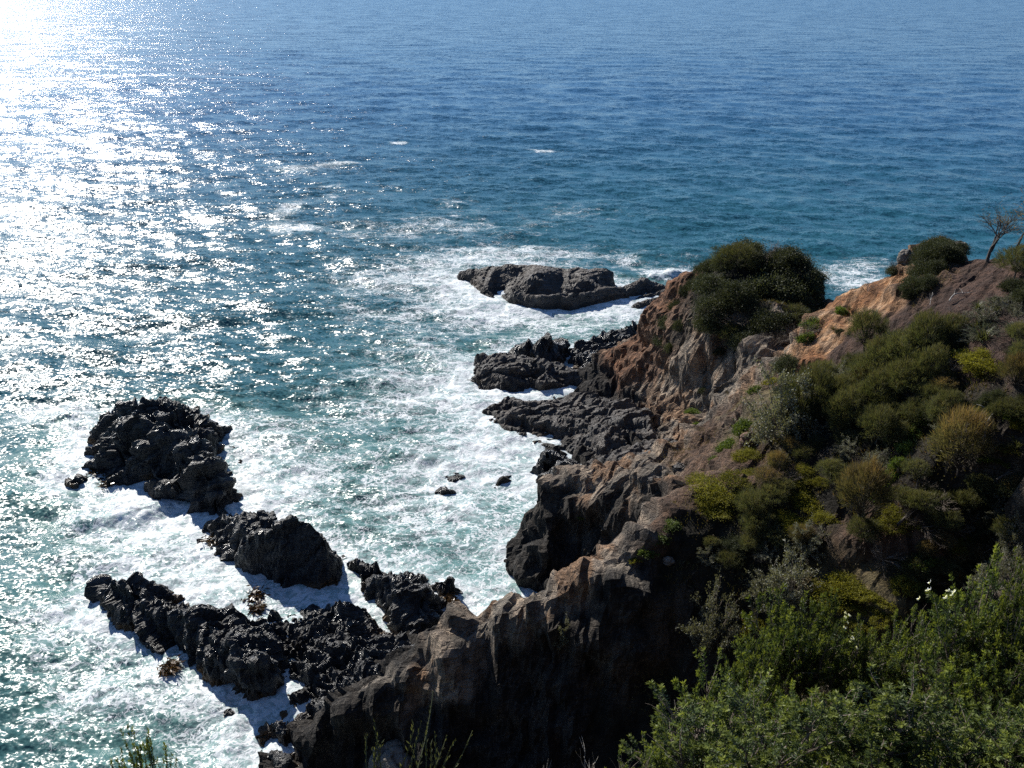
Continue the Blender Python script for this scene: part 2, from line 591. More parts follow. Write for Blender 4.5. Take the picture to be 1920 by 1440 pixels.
# front spur, from its tip in the surf up to the hill; sunlit look put into pale crest colour
crest = [A(*c) for c in [(552, 1412, 0.6, 'r'), (600, 1362, 1.6, 'r'), (650, 1328, 2.6, 'r'), (720, 1292, 3.5, 'r'), (775, 1255, 4.2, 'c'), (835, 1212, 5.0, 'c'), (905, 1163, 6.0, 'c'),
                         (965, 1133, 6.8, 'c'), (1030, 1112, 7.6, 'c'), (1100, 1085, 8.4, 'c'), (1165, 1052, 9.0, 'c'), (1225, 1000, 9.6, 'b'), (1285, 935, 10.4, 'b'), (1335, 885, 10.8, 'b'),
                         (1400, 848, 11.2, 'b'), (1432, 775, 11.6, 't'), (1452, 718, 11.9, 'b'), (1500, 645, 13.0, 'o'), (1560, 578, 14.0, 'o'), (1620, 542, 15.0, 'o'), (1685, 502, 16.2, 'o'),
                         (1735, 455, 17.4, 'c'), (1800, 452, 17.8, 'c'), (1845, 478, 17.6, 'm'), (1920, 492, 18.0, 'm'), (2050, 470, 19.2, 'm')]]
line(crest)
top = []
for i in crest[3:12]:
    x, y, z, k = pts[i]
    top.append(B(x - 0.45, y + 0.70, z - 0.40, 'c'))  # pale strip beside the crest, its sunlit look carried by the colour
    B(x + 0.40, y - 0.62, z - 1.0, 'r')
line(top)
# spur: sea-side flank, then the sea bed behind it
fl = [A(*c) for c in [(520, 1400, -0.9, 'r'), (548, 1345, -0.9, 'r'), (620, 1285, -0.9, 'r'), (700, 1240, -0.9, 'r'), (790, 1195, -0.9, 'r'), (850, 1165, -0.9, 'r')]]
for c in [(610, 1335, 1.0, 'r'), (665, 1300, 1.8, 'r'), (735, 1262, 2.6, 'r'), (800, 1216, 3.0, 'r'), (560, 1375, 0.6, 'r')]:
    A(*c)
B(-1.5, 36.0, -0.9, 'r'); B(1.0, 34.2, 0.2, 'r'); B(4.0, 33.4, 1.6, 'r')
A(860, 1172, 3.6, 'r')
# near face of the spur, black rock colour deepening its shade, and the gully below
for c in [(560, 1440, -0.3, 'r'), (640, 1420, 0.6, 'r'), (700, 1390, 1.3, 'r'), (760, 1440, 0.6, 'r'), (850, 1440, 0.9, 'r'), (960, 1440, 1.3, 'r'), (1080, 1440, 2.0, 'r'), (1180, 1440, 2.6, 'g'),
          (830, 1330, 2.6, 'r'), (900, 1270, 3.8, 'r'), (960, 1330, 2.9, 'r'), (1000, 1220, 5.4, 'r'), (1060, 1320, 3.8, 'r'), (1100, 1190, 6.4, 'r'), (1140, 1290, 4.4, 'g'), (1180, 1150, 7.4, 'r'),
          (1200, 1360, 3.6, 'g'), (1240, 1250, 5.2, 'g'), (1270, 1100, 8.2, 'g'), (1290, 1180, 6.6, 'g'), (1300, 1320, 4.6, 'g'),
          (790, 1285, 3.6, 'r'), (700, 1312, 3.0, 'r'), (842, 1242, 4.6, 'r'), (912, 1190, 5.6, 'r'), (1232, 1032, 9.0, 'r'), (1120, 1110, 8.0, 'r'), (870, 1230, 4.8, 'r'), (950, 1165, 6.2, 'r'), (1060, 1120, 7.5, 'r'), (1170, 1085, 8.5, 'r')]:
    A(*c)
# vegetated hillside
for c in [(1280, 1010, 9.4, 'g'), (1330, 950, 10.2, 'g'), (1345, 1050, 8.9, 'g'), (1370, 1150, 7.8, 'g'), (1420, 900, 11.1, 'b'), (1430, 1000, 10.0, 'g'), (1450, 1100, 9.0, 'g'), (1500, 1190, 8.2, 't'),
          (1480, 800, 12.0, 'g'), (1520, 900, 11.5, 'g'), (1540, 1000, 10.6, 'g'), (1560, 1100, 9.7, 't'), (1540, 700, 13.0, 'b'), (1600, 800, 12.9, 'g'), (1620, 900, 12.1, 'g'), (1640, 1010, 11.2, 'b'),
          (1650, 1110, 10.2, 't'), (1620, 1200, 9.0, 't'), (1600, 640, 14.2, 'm'), (1660, 700, 14.4, 'g'), (1700, 790, 13.8, 'g'), (1720, 900, 12.9, 'g'), (1740, 1010, 11.6, 'b'), (1740, 1100, 10.2, 'g'),
          (1700, 600, 15.6, 'm'), (1760, 660, 15.6, 'm'), (1800, 760, 15.0, 'g'), (1830, 860, 13.8, 'g'), (1850, 950, 12.2, 'g'), (1850, 1050, 10.6, 'g'), (1850, 1150, 9.4, 'g'),
          (1780, 550, 16.8, 'm'), (1850, 600, 17.0, 'm'), (1900, 680, 16.6, 'm'), (1930, 780, 15.7, 'g'), (1960, 900, 14.4, 'g'), (1980, 1050, 12.4, 'g'), (1960, 560, 18.0, 'm'), (2100, 700, 18.5, 'g'),
          (2150, 950, 16.5, 'g'), (1740, 1180, 9.2, 'g'), (1400, 1260, 6.4, 'g'),
          (1610, 585, 14.6, 'o'), (1660, 545, 15.7, 'o'), (1740, 520, 16.9, 'b'), (1560, 640, 13.6, 'o'), (1500, 720, 12.2, 'o'), (1840, 520, 17.3, 'm')]:
    A(*c)
# cove side of the hill: brown slope, ledges, dark striped wall
for c in [(1295, 848, 3.6, 'c'), (1340, 800, 6.8, 'b'), (1380, 760, 8.8, 't'), (1420, 725, 10.4, 'b'), (1330, 850, 7.0, 'b'), (1380, 815, 9.4, 't'), (1300, 885, 7.8, 'b'), (1460, 685, 11.0, 'c'), (1480, 655, 11.2, 'c')]:
    A(*c)
wt = [A(*c) for c in [(1040, 896, 4.6, 'r'), (1090, 882, 5.2, 'c'), (1150, 884, 5.6, 'c'), (1215, 897, 6.4, 'c'), (1262, 905, 7.4, 'c')]]
line(wt)
wb = [A(*c) for c in [(1000, 935, -0.9, 'r'), (975, 1000, -0.9, 'r'), (958, 1060, -0.9, 'r'), (945, 1115, -0.9, 'r')]]
line(wb)
for c in [(1012, 945, 3.0, 'r'), (995, 1000, 1.6, 'r'), (980, 1060, 1.0, 'r'), (1050, 960, 3.6, 'r'), (1060, 1040, 1.4, 'r'), (1130, 960, 4.2, 'r'), (1120, 1030, 2.2, 'r'), (1190, 960, 5.2, 'r'), (1180, 1010, 4.2, 'r'),
          (1230, 940, 6.8, 'r'), (1235, 985, 7.4, 'c'), (975, 1105, -0.2, 'r')]:
    A(*c)
B(3.5, 35.8, -0.6, 'r'); B(6.0, 34.6, 1.2, 'r')
# knob: left flank, top, right side
kf = [A(*c) for c in [(1108, 716, 0.8, 'u'), (1150, 668, 2.8, 'u'), (1200, 612, 5.3, 'u'), (1240, 562, 7.6, 'u'), (1290, 512, 10.0, 'u'), (1345, 480, 11.6, 'g'), (1400, 466, 12.5, 'g'), (1470, 470, 12.4, 'g'), (1512, 500, 11.6, 'g'),
                      (1530, 550, 10.2, 'c'), (1552, 572, 9.4, 'c'), (1585, 568, 10.5, 'b')]]
line(kf)
kb = [A(*c) for c in [(1100, 730, 0.6, 'u'), (1160, 742, 1.2, 'u'), (1215, 755, 1.8, 'c'), (1245, 790, 2.2, 'c'), (1285, 825, 2.8, 'c')]]
line(kb)
for c in [(1170, 700, 2.4, 'u'), (1230, 690, 4.0, 'u'), (1240, 620, 6.2, 'u'), (1290, 640, 7.2, 'c'), (1275, 730, 4.2, 'c'), (1320, 600, 9.2, 'c'), (1330, 720, 5.5, 'c'), (1320, 775, 4.4, 'c'), (1375, 640, 8.7, 'c'),
          (1385, 700, 6.9, 'c'), (1370, 745, 5.4, 'c'), (1430, 640, 9.5, 'c'), (1430, 690, 8.2, 'c'), (1340, 540, 10.8, 'g'), (1400, 560, 11.0, 'g'), (1470, 560, 11.2, 'g'), (1490, 620, 9.2, 'c'), (1520, 600, 9.2, 'g'), (1470, 660, 9.4, 'c')]:
    A(*c)
# far side of knob and hill, falling to the sea
for i, dz, dy, dx in [(kf[0], 0.8, 3, -1.5), (kf[1], 3.0, 3.5, -2), (kf[2], 5.5, 4, -2), (kf[3], 8, 4.5, -1.5), (kf[4], 10, 5, -1), (kf[5], 12, 6, 0), (kf[6], 13, 6.5, 0), (kf[7], 13, 6.5, 1), (kf[8], 12.5, 7, 2), (kf[9], 11, 7, 2), (kf[10], 10.4, 7, 2), (kf[11], 11.5, 9, 2)]:
    x, y, z, k = pts[i]
    B(x + dx, y + dy, -1.2, 'r')
    B(x + dx * .4, y + dy * .45, z - dz * .35, 'c')
for i in crest[18:]:
    x, y, z, k = pts[i]
    B(x + .6, y + 3.5, z - 2.6, 'c')
    B(x + 2.0, y + 9, z - 9, 'r')
    B(x + 4.0, y + 17, -1.5, 'r')
# the slope the photographer stands on
for c in [(1120, 1560, 6.0), (1250, 1500, 7.0), (1330, 1400, 9.0), (1400, 1310, 11.0), (1480, 1270, 11.6), (1560, 1280, 11.4), (1650, 1300, 11.0), (1750, 1290, 10.8), (1850, 1260, 10.6), (1960, 1200, 11.0), (1500, 1440, 6.2),
          (1700, 1480, 5.6), (1900, 1500, 5.2), (2100, 1400, 6.0), (2300, 1200, 8.0)]:
    pts.append(D(*c) + ('t',))
for c in [(1120, 1560, 9.5), (1250, 1440, 11.5), (1330, 1340, 13.0), (1400, 1255, 14.5), (1480, 1215, 15.0), (1560, 1225, 15.0), (1700, 1235, 14.5), (1850, 1215, 14.5), (2000, 1150, 15.5)]:
    x, y, z = D(*c)
    pts.append((x, y, z - 1.2, 'g'))
for x, y, z in [(-22, -4, 27), (-10, -4, 28), (0, -4, 28.4), (0, 0.3, 28.2), (10, -4, 29.5), (25, -4, 31), (45, -4, 33), (45, 12, 30), (48, 30, 24), (-22, 0.5, 26.5), (-10, 0.8, 27), (-22, 4, 18), (-10, 4.5, 20), (0, 3.2, 25.7), (-4, 3.3, 25.4), (-2.1, 3.7, 25.2), (-0.9, 5.3, 23.6), (0.6, 4.9, 23.8), (0, 6.6, 21), (3, 6.5, 20), (-4, 5.2, 21),
                (-22, 9, 8), (-10, 10, 9), (0, 10, 9), (6, 11, 11), (-22, 15, 0.5), (-10, 16, 1), (-3, 17, 1.2), (4, 17, 2.5), (-22, 20, -1.5), (-12, 21, -1.5), (-8, 24, -1.2), (-3, 22, 0.0), (3, 21.5, 1.2), (10, 17, 4), (14, 17, 6.5), (52, 50, 16), (52, 58, 8), (52, 66, -1.5)]:
    B(x, y, z, 'g' if z > 3 else 'r')

G = Grid(-24.0, -4.0, 50.0, 76.0, 0.14)
vals = [[p[2]] + [1.0 if k == p[3] else 0.0 for k in KINDS] for p in pts]
T = tin(G, pts, vals, [-2.5] + [1, 0, 0, 0, 0, 0, 0, 0], edges)
BASE = blur(T[..., 0], 2.2)
KW = T[..., 1:]


def ground(x, y):
    return G.sample(HF, x, y)


def build_headland():
    X, Y = G.X.ravel(), G.Y.ravel()
    p = np.stack([X, Y, BASE.ravel()], 1)
    gy, gx = np.gradient(BASE, G.res)
    n = np.stack([-gx.ravel(), -gy.ravel(), np.ones(len(X))], 1)
    n /= np.linalg.norm(n, axis=1)[:, None]
    steep = np.sqrt(gx ** 2 + gy ** 2).ravel()
    # ragged borders between the kinds of ground
    wob = np.stack([fbm(p * 0.5, 4, 5), fbm(p * 0.5, 4, 9)], 1) * 1.6
    kw = G.sample(KW, X + wob[:, 0], Y + wob[:, 1])
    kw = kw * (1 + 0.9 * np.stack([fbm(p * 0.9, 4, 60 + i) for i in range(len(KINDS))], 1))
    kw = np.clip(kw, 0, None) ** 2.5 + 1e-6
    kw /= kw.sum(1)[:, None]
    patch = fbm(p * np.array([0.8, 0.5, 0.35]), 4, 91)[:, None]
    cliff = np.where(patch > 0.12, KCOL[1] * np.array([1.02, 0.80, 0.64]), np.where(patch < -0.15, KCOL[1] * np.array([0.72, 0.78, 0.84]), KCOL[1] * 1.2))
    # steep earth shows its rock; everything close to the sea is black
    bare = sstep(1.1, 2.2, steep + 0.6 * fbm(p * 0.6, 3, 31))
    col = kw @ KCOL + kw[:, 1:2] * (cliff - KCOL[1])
    orange = fbm(p * 1.1, 4, 97)[:, None]
    col = col + kw[:, 3:4] * np.where(orange > 0.15, np.array([0.10, 0.10, 0.085]), np.where(orange < -0.2, np.array([-0.10, -0.08, -0.05]), 0))
    col = col * (1 - 0.3 * bare[:, None]) + 0.3 * bare[:, None] * KCOL[1] * np.where(kw[:, :1] > 0.5, 0.35, 1.0)
    wet = sstep(2.6, 1.2, p[:, 2] + 0.9 * fbm(p * 0.7, 4, 12)) * (p[:, 1] > 20)
    col = col * (1 - wet[:, None]) + wet[:, None] * KCOL[0]
    rocky = np.clip(kw @ KROCK + bare * 0.6, 0, 1)
    far = sstep(14, 22, p[:, 1])
    q1 = strata(p, R(55), R(35), (1.0, 0.45, 2.0))
    disp = 0.62 * facets(q1, 2.6, 3, 1.2, 0.2) + 0.26 * facets(q1 + 3, 1.0, 8, 1.2, 0.2) + 0.09 * facets(q1 * 1.1, 0.45, 15)
    disp = blur(disp.reshape(G.ny, G.nx), 1.1).ravel()
    disp = disp + 0.30 * fbm(p * 0.45, 4, 2) + 0.16 * fbm(p * 1.6, 4, 22, ridged=True)
    # gullies worn down the faces
    disp = disp + 0.20 * ledges(p, 1.3, R(58), R(35), 52) + 0.09 * ledges(p, 0.5, R(58), R(35), 56) + 0.08 * fbm(q1 * 1.3, 4, 52, 0.6, ridged=True)
    gul = fbm(np.stack([p[:, 0] * 0.65, p[:, 1] * 0.3, p[:, 2] * 0.10], 1), 4, 77, ridged=True)
    disp = disp * (0.22 + 0.78 * rocky) + gul * 0.55 * np.clip(rocky + 0.1, 0, 1) * sstep(0.4, 1.3, steep)
    disp *= 0.35 + 0.65 * far
    v = p + n * disp[:, None]
    hf_ = v[:, 2].reshape(G.ny, G.nx)
    keep = (BASE > -1.6).ravel()
    f = grid_faces(G.ny, G.nx, keep)
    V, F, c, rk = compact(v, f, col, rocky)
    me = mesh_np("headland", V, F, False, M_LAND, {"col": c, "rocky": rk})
    o = obj("headland", me)
    o["kind"] = "structure"
    return hf_, v


HF, _ = build_headland()
ROCKY = None

# ------------------------------------------------------------------ rocks in the surf
SHORE = Grid(-70.0, 18.0, 60.0, 130.0, 0.25)
OCC = np.zeros((SHORE.ny, SHORE.nx))
OCC = np.maximum(OCC, np.where((SHORE.X > G.x0) & (SHORE.X < 50) & (SHORE.Y < 76), G.sample(BASE, SHORE.X, SHORE.Y), -2) > -0.3).astype(float)


def rock(name, label, cat, ctl, res=0.09, seed=0, amp=(0.5, 0.25, 0.1), size=(1.8, 0.7, 0.3), dip=R(40), strike=R(30), mat=None, soft=1.5, margin=1.3, k=(0.42, 1.0, 1.7), group=None, foot=-0.9, rough=1.0):
    """a rock from its shape points (pixel u, v, height z) or ('w', x, y, z)"""
    pp = [c[1:] if c[0] == 'w' else P(*c) for c in ctl]
    a = np.array(pp)
    lo, hi = a.min(0) - margin, a.max(0) + margin
    g = Grid(lo[0], lo[1], hi[0], hi[1], res)
    # skirt: hull pushed outwards and under water
    c0 = a[:, :2].mean(0)
    hull = delaunay_2d_cdt([Vector((x, y)) for x, y, z in pp], [], [], 0, 1e-4)
    cnt = {}
    for f in hull[2]:
        for i in range(3):
            e = tuple(sorted((f[i], f[(i + 1) % 3])))
            cnt[e] = cnt.get(e, 0) + 1
    ring = set(i for e, n in cnt.items() if n == 1 for i in e)
    ext = []
    for i in ring:
        x, y = hull[0][i]
        d = np.array([x, y]) - c0
        d /= max(np.linalg.norm(d), 1e-6)
        ext.append((x + d[0] * 0.7, y + d[1] * 0.7, foot))
    pp = list(pp) + ext
    h = tin(g, pp, [[q[2]] for q in pp], [foot - 0.6])[..., 0]
    h = blur(h, soft)
    p = np.stack([g.X.ravel(), g.Y.ravel(), h.ravel()], 1)
    gy, gx = np.gradient(h, g.res)
    n = np.stack([-gx.ravel(), -gy.ravel(), np.ones(len(p))], 1)
    n /= np.linalg.norm(n, axis=1)[:, None]
    q = strata(p, dip, strike, k)
    rough = rough * (0.6 if mat is M_SLAB else 1.0)
    amp = [x * (0.75 if mat is M_SLAB else 1.0) for x in amp]
    d = amp[0] * 0.85 * facets(q, size[0], seed + 3) + 0.7 * amp[1] * facets(q + 5, size[1], seed + 8) + amp[2] * facets(q + 9, size[2], seed + 15)
    d = 0.8 * blur(d.reshape(g.ny, g.nx), 0.6).ravel()
    d = d + rough * (0.27 * ledges(p, 0.95, dip, strike, seed + 31) + 0.12 * ledges(p, 0.36, dip, strike, seed + 37) + 0.07 * fbm(q * 2.4, 3, seed + 37, 0.55, ridged=True)) - 0.03
    d = d + 0.18 * fbm(p * 0.8, 4, seed + 2) + 0.07 * fbm(p * 3.0, 3, seed + 4, ridged=True)
    v = p + n * d[:, None]
    f = grid_faces(g.ny, g.nx, (h > foot).ravel())
    V, F = compact(v, f)
    org = np.array([c0[0], c0[1], 0.0])
    o = obj(name, mesh_np(name, V - org, F, False, mat or M_ROCK), None, org)
    tag(o, label, cat, group)
    # remember where it stands, for the foam
    m = (V[:, 2] > -0.35)
    ii = np.clip(((V[m, 0] - SHORE.x0) / SHORE.res).astype(int), 0, SHORE.nx - 1)
    jj = np.clip(((V[m, 1] - SHORE.y0) / SHORE.res).astype(int), 0, SHORE.ny - 1)
    OCC[jj, ii] = 1
    return o


rock("rock_island", "broad flat-topped brown-grey rock island ringed by white foam, farthest out", "rock island",
     [(852, 516, 0.0), (872, 531, -0.1), (930, 551, -0.1), (985, 565, -0.1), (1040, 566, -0.1), (1100, 562, -0.1), (1150, 550, -0.1), (1205, 556, -0.1), (1250, 549, 0.0), (1272, 541, 0.3),
      (862, 507, 1.0), (905, 530, 1.1), (930, 496, 2.0), (960, 545, 1.4), (1010, 553, 1.5), (1000, 493, 2.3), (1060, 500, 2.1), (1080, 548, 1.5), (1100, 520, 1.9), (1150, 502, 2.0), (1210, 516, 1.6), (1255, 534, 1.1), (1180, 535, 1.2), (1130, 538, 1.4),
      (1000, 520, 2.0), (920, 515, 1.7)], 0.12, 11, (0.16, 0.13, 0.07), (2.6, 1.0, 0.42), R(20), R(20), M_SLAB, 2.0, 2.0, rough=0.9)
rock("rock_slab", "low wave-washed rock slab at the right end of the flat rock island", "rock",
     [(1168, 576, 0.0), (1200, 578, 0.0), (1240, 566, 0.1), (1265, 552, 0.2), (1195, 564, 0.5), (1235, 554, 0.6)], 0.12, 12, (0.2, 0.15, 0.08), (1.5, 0.7, 0.3), R(20), R(20), M_SLAB)
rock("rock_outcrop", "jagged black rock peak rising behind the flat slab below the cliff flank", "rock",
     [(968, 665, 0.0), (1000, 672, 0.2), (1045, 668, 0.3), (1062, 650, 0.3), (985, 632, 2.2), (1012, 622, 3.0), (1035, 625, 2.7), (975, 650, 1.0), (1020, 648, 1.8), (1050, 640, 1.5)], 0.1, 21, (0.75, 0.35, 0.12), (1.7, 0.7, 0.3), R(60), R(-40))
rock("rock_ledge", "black rock ledge between the jagged peak and the brown cliff flank", "rock",
     [(1060, 660, 0.2), (1080, 700, 0.2), (1110, 705, 0.8), (1150, 670, 1.6), (1195, 622, 1.8), (1180, 618, 1.2), (1130, 632, 1.2), (1080, 640, 1.3), (1100, 668, 1.4), (1205, 600, 1.2)], 0.1, 22, (0.5, 0.3, 0.12), (1.6, 0.7, 0.3), R(40), R(20))
rock("rock_slab", "long dark rock slab with a brown-red crown jutting into the surf", "rock",
     [(886, 690, -0.1), (890, 722, -0.1), (940, 730, -0.1), (1000, 731, -0.1), (1060, 728, 0.0), (1100, 722, 0.2), (1110, 700, 0.4), (893, 657, 1.3), (930, 655, 1.6), (985, 668, 1.5), (1030, 680, 1.4), (1070, 690, 1.2), (950, 700, 1.1), (1010, 708, 1.0), (900, 690, 1.0)],
     0.1, 23, (0.45, 0.3, 0.13), (1.6, 0.7, 0.3), R(30), R(20), M_SLAB)
rock("rock_shelf", "wide broken rock shelf at the foot of the brown cliff, pitted and dark", "rock shelf",
     [(905, 775, -0.1), (915, 800, -0.1), (960, 816, -0.1), (1010, 822, -0.1), (1050, 830, -0.1), (1075, 858, -0.1), (1120, 872, 0.2), (1190, 862, 0.6), (1250, 838, 1.5), (1285, 830, 2.4), (950, 745, 0.7), (1010, 742, 1.0), (1090, 735, 1.2),
      (1160, 745, 1.9), (1215, 765, 2.3), (1225, 790, 2.9), (1160, 790, 2.2), (1100, 780, 1.5), (1040, 785, 1.1), (970, 780, 0.9), (1110, 820, 1.1), (1180, 822, 1.6), (1000, 800, 0.6), (1150, 812, 2.2), (1210, 812, 2.6)],
     0.1, 31, (0.62, 0.36, 0.14), (1.9, 0.75, 0.32), R(30), R(15), M_SLAB)
rock("rock_outcrop", "grey hummocky rock outcrop between the shelf and the striped dark wall", "rock",
     [(1090, 880, 0.0), (1120, 890, 2.2), (1170, 892, 3.4), (1240, 872, 3.6), (1290, 850, 3.8), (1290, 825, 3.3), (1240, 815, 2.8), (1190, 835, 2.6), (1140, 850, 2.2), (1100, 865, 1.2), (1180, 862, 3.4), (1230, 845, 3.5)],
     0.1, 32, (0.5, 0.3, 0.12), (1.4, 0.6, 0.28), R(25), R(30), M_SLAB)
rock("rock_outcrop", "cluster of black knobs standing in the foam beside the striped dark wall", "rock",
     [(1002, 872, -0.1), (1015, 900, -0.1), (1045, 915, 0.3), (1085, 890, 1.2), (1075, 862, 0.8), (1045, 850, 1.0), (1020, 852, 1.4), (1032, 872, 1.8), (1055, 878, 2.2), (1065, 868, 2.0)], 0.08, 33, (0.55, 0.3, 0.1), (1.1, 0.5, 0.25), R(50), R(10))
rock("sea_stack", "tall craggy black sea stack in the glittering water, its left foot fringed with weed", "sea stack",
     [(168, 795, 0.3), (172, 835, 0.2), (155, 880, 0.1), (195, 908, 0.0), (265, 915, -0.1), (300, 918, -0.1), (345, 945, -0.1), (385, 962, -0.1), (448, 942, -0.1), (430, 890, 0.0), (412, 835, 0.0), (388, 785, 0.0),
      (200, 775, 1.8), (235, 752, 3.2), (270, 750, 3.9), (300, 762, 3.5), (335, 752, 3.4), (362, 770, 2.8), (385, 792, 2.2), (215, 815, 2.0), (260, 800, 2.6), (250, 842, 1.3), (300, 825, 2.7), (350, 815, 3.2), (390, 840, 2.6), (330, 870, 2.1), (280, 880, 1.1), (230, 870, 1.0),
      (370, 880, 2.3), (410, 890, 1.9), (350, 915, 1.3), (400, 925, 1.2), (310, 905, 1.0), ('w', -30.5, 57.5, 0.0), ('w', -25, 58.5, 0.0), ('w', -20.5, 56, 0.0)],
     0.095, 41, (0.95, 0.5, 0.2), (2.3, 0.9, 0.38), R(60), R(-35))
rock("rock", "small weed-covered rock awash just left of the tall sea stack", "rock",
     [(122, 908, 0.0), (140, 912, 0.0), (160, 900, 0.1), (150, 890, 0.1), (140, 898, 0.5)], 0.07, 42, (0.3, 0.2, 0.1), (0.8, 0.4, 0.2))
rock("sea_boulder", "big rounded black boulder with a smooth shaded face standing in foam", "boulder",
     [(420, 1030, 0.0), (440, 1050, -0.1), (490, 1082, -0.1), (540, 1102, -0.1), (595, 1117, -0.1), (628, 1100, -0.1), (628, 1040, 0.0), (455, 1010, 2.0), (500, 990, 2.9), (545, 966, 3.6), (585, 975, 3.5), (612, 1000, 3.0), (622, 1035, 1.6), (480, 1040, 1.25), (540, 1050, 1.4), (590, 1070, 1.0), (520, 1075, 0.7), ('w', -13.0, 43.4, 0.0), ('w', -11.2, 42.6, 0.0)],
     0.075, 51, (0.26, 0.18, 0.08), (2.4, 0.9, 0.3), R(50), R(-60), soft=1.6, rough=0.75)
rock("rock_slab", "sloping black slab leaning behind the big rounded boulder, brown weed on its left edge", "rock",
     [(388, 992, 0.0), (400, 1022, -0.1), (425, 1040, 0.0), (412, 975, 1.2), (445, 965, 1.9), (490, 960, 2.0), (515, 972, 2.1), (450, 995, 1.6), (430, 1010, 1.0), ('w', -17, 45.4, 0.0), ('w', -14.6, 45.2, 0.0)], 0.08, 52, (0.4, 0.22, 0.1), (1.6, 0.6, 0.25), R(50), R(-60))
rock("reef_ridge", "long black rock ridge running out from the lower left shore to a blunt tip", "reef",
     [(186, 1105, 0.0), (200, 1150, -0.1), (245, 1185, -0.1), (305, 1212, -0.1), (345, 1240, -0.1), (355, 1262, -0.1), (420, 1300, -0.1), (480, 1322, -0.1), (525, 1300, 0.0), (530, 1245, 0.6), (520, 1200, 0.6), (470, 1160, 0.0), (400, 1140, 0.0), (330, 1130, 0.0), (290, 1110, 0.0),
      (200, 1088, 1.6), (235, 1083, 2.0), (270, 1095, 1.8), (262, 1130, 1.2), (310, 1150, 1.25), (350, 1135, 2.2), (345, 1175, 1.3), (400, 1180, 1.8), (440, 1195, 1.9), (400, 1222, 1.7), (440, 1232, 2.2), (480, 1225, 2.2), (505, 1215, 1.8), (370, 1245, 0.6), (450, 1280, 1.2), (230, 1150, 0.6)],
     0.08, 61, (0.6, 0.32, 0.13), (1.7, 0.65, 0.28), R(55), R(50))
rock("rock_outcrop", "three-sided black rock standing between two foaming channels", "rock",
     [(648, 1060, 0.0), (690, 1100, 0.0), (712, 1150, 0.0), (745, 1195, 0.2), (790, 1205, 0.5), (835, 1185, 0.0), (826, 1130, 0.0), (810, 1095, 0.0), (655, 1040, 1.0), (680, 1045, 1.0), (705, 1075, 1.6), (740, 1085, 2.2), (780, 1090, 2.4), (805, 1105, 2.0), (740, 1130, 1.5), (790, 1150, 1.45), (765, 1180, 0.8), (815, 1165, 0.8)],
     0.075, 62, (0.5, 0.3, 0.12), (1.3, 0.55, 0.25), R(50), R(-30))
rock("sea_boulder", "brown weed-topped boulder in white foam beside the three-sided black rock", "boulder",
     [(808, 1098, 0.0), (830, 1106, -0.1), (860, 1098, 0.0), (862, 1082, 0.3), (815, 1080, 0.8), (840, 1074, 1.1), (850, 1085, 1.0), (825, 1088, 0.9)], 0.06, 63, (0.2, 0.14, 0.06), (0.9, 0.4, 0.2))
rock("reef_shelf", "jumble of broken black blocks awash between the long ridge and the front spur", "reef",
     [(478, 1180, 0.0), (520, 1150, 0.2), (570, 1160, 0.5), (610, 1145, 0.3), (655, 1130, 0.5), (690, 1140, 0.6), (720, 1190, 0.5), (790, 1205, 0.8), (825, 1205, 1.2), (760, 1240, 1.5), (700, 1270, 1.5), (640, 1310, 1.2), (600, 1330, 0.8), (545, 1335, 0.0), (540, 1300, -0.05),
      (500, 1210, 0.6), (540, 1190, 0.7), (560, 1230, 0.6), (600, 1200, 0.9), (660, 1165, 1.3), (650, 1210, 1.0), (700, 1220, 1.2), (620, 1250, 0.7), (570, 1280, 0.4), (610, 1290, 0.8), (530, 1255, 0.2)],
     0.075, 64, (0.62, 0.4, 0.15), (1.2, 0.55, 0.25), R(45), R(30))
rock("rock", "squat black rock in the foam near the tip of the front spur", "rock",
     [(492, 1370, 0.0), (510, 1392, -0.1), (545, 1388, 0.0), (548, 1355, 0.2), (515, 1345, 0.9), (530, 1362, 0.9), (500, 1355, 0.6)], 0.06, 65, (0.3, 0.2, 0.08), (0.8, 0.4, 0.2))
rock("rock", "wet grey-black rock awash at the bottom edge left of the front spur", "rock",
     [(470, 1420, 0.0), (520, 1450, 0.0), (560, 1440, 0.2), (550, 1410, 0.4), (500, 1410, 0.5), (525, 1425, 0.7)], 0.06, 66, (0.3, 0.2, 0.08), (0.8, 0.4, 0.2))
for i, (u, v, w, h, lab) in enumerate([
        (838, 918, 22, 0.28, "low brown-black rock just breaking the surface in the middle of the cove"),
        (850, 893, 30, 0.16, "thin dark rock barely showing above the foam in the cove"),
        (468, 1228, 12, 0.5, "little rock in the wash inside the long ridge"),
        (430, 1330, 14, 0.3, "small rock awash below the long ridge's heavy lump"),
        (868, 1150, 14, 0.35, "small wet rock in the foam pocket behind the front spur"),
        (940, 1020, 16, 0.2, "smooth low rock washed over at the foot of the striped dark wall")]):
    rock("rock", lab, "rock", [(u - w * .7, v, 0.0), (u, v + w * .3, -0.05), (u + w * .7, v, 0.0), (u, v - w * .3, h * .6 - .15), (u - w * .3, v, h - .12), (u + w * .4, v, h * .8 - .12)], 0.06, 80 + i, (0.1, 0.06, 0.04), (0.8, 0.4, 0.2), soft=1.2, rough=0.35)


# ------------------------------------------------------------------ finding the ground under a pixel
def hit(u, v, t0=3.0, t1=120.0):
    d = ray(u, v)
    t = np.arange(t0, t1, 0.05)
    x, y, z = d[0] * t, d[1] * t, EYE + d[2] * t
    g = G.sample(HF, x, y)
    ok = (x > G.x0) & (x < 49.9) & (y > G.y0) & (y < 75.9) & (z <= g)
    k = np.argmax(ok)
    if not ok.any():
        return None
    return Vector((x[k], y[k], g[k])), t[k]


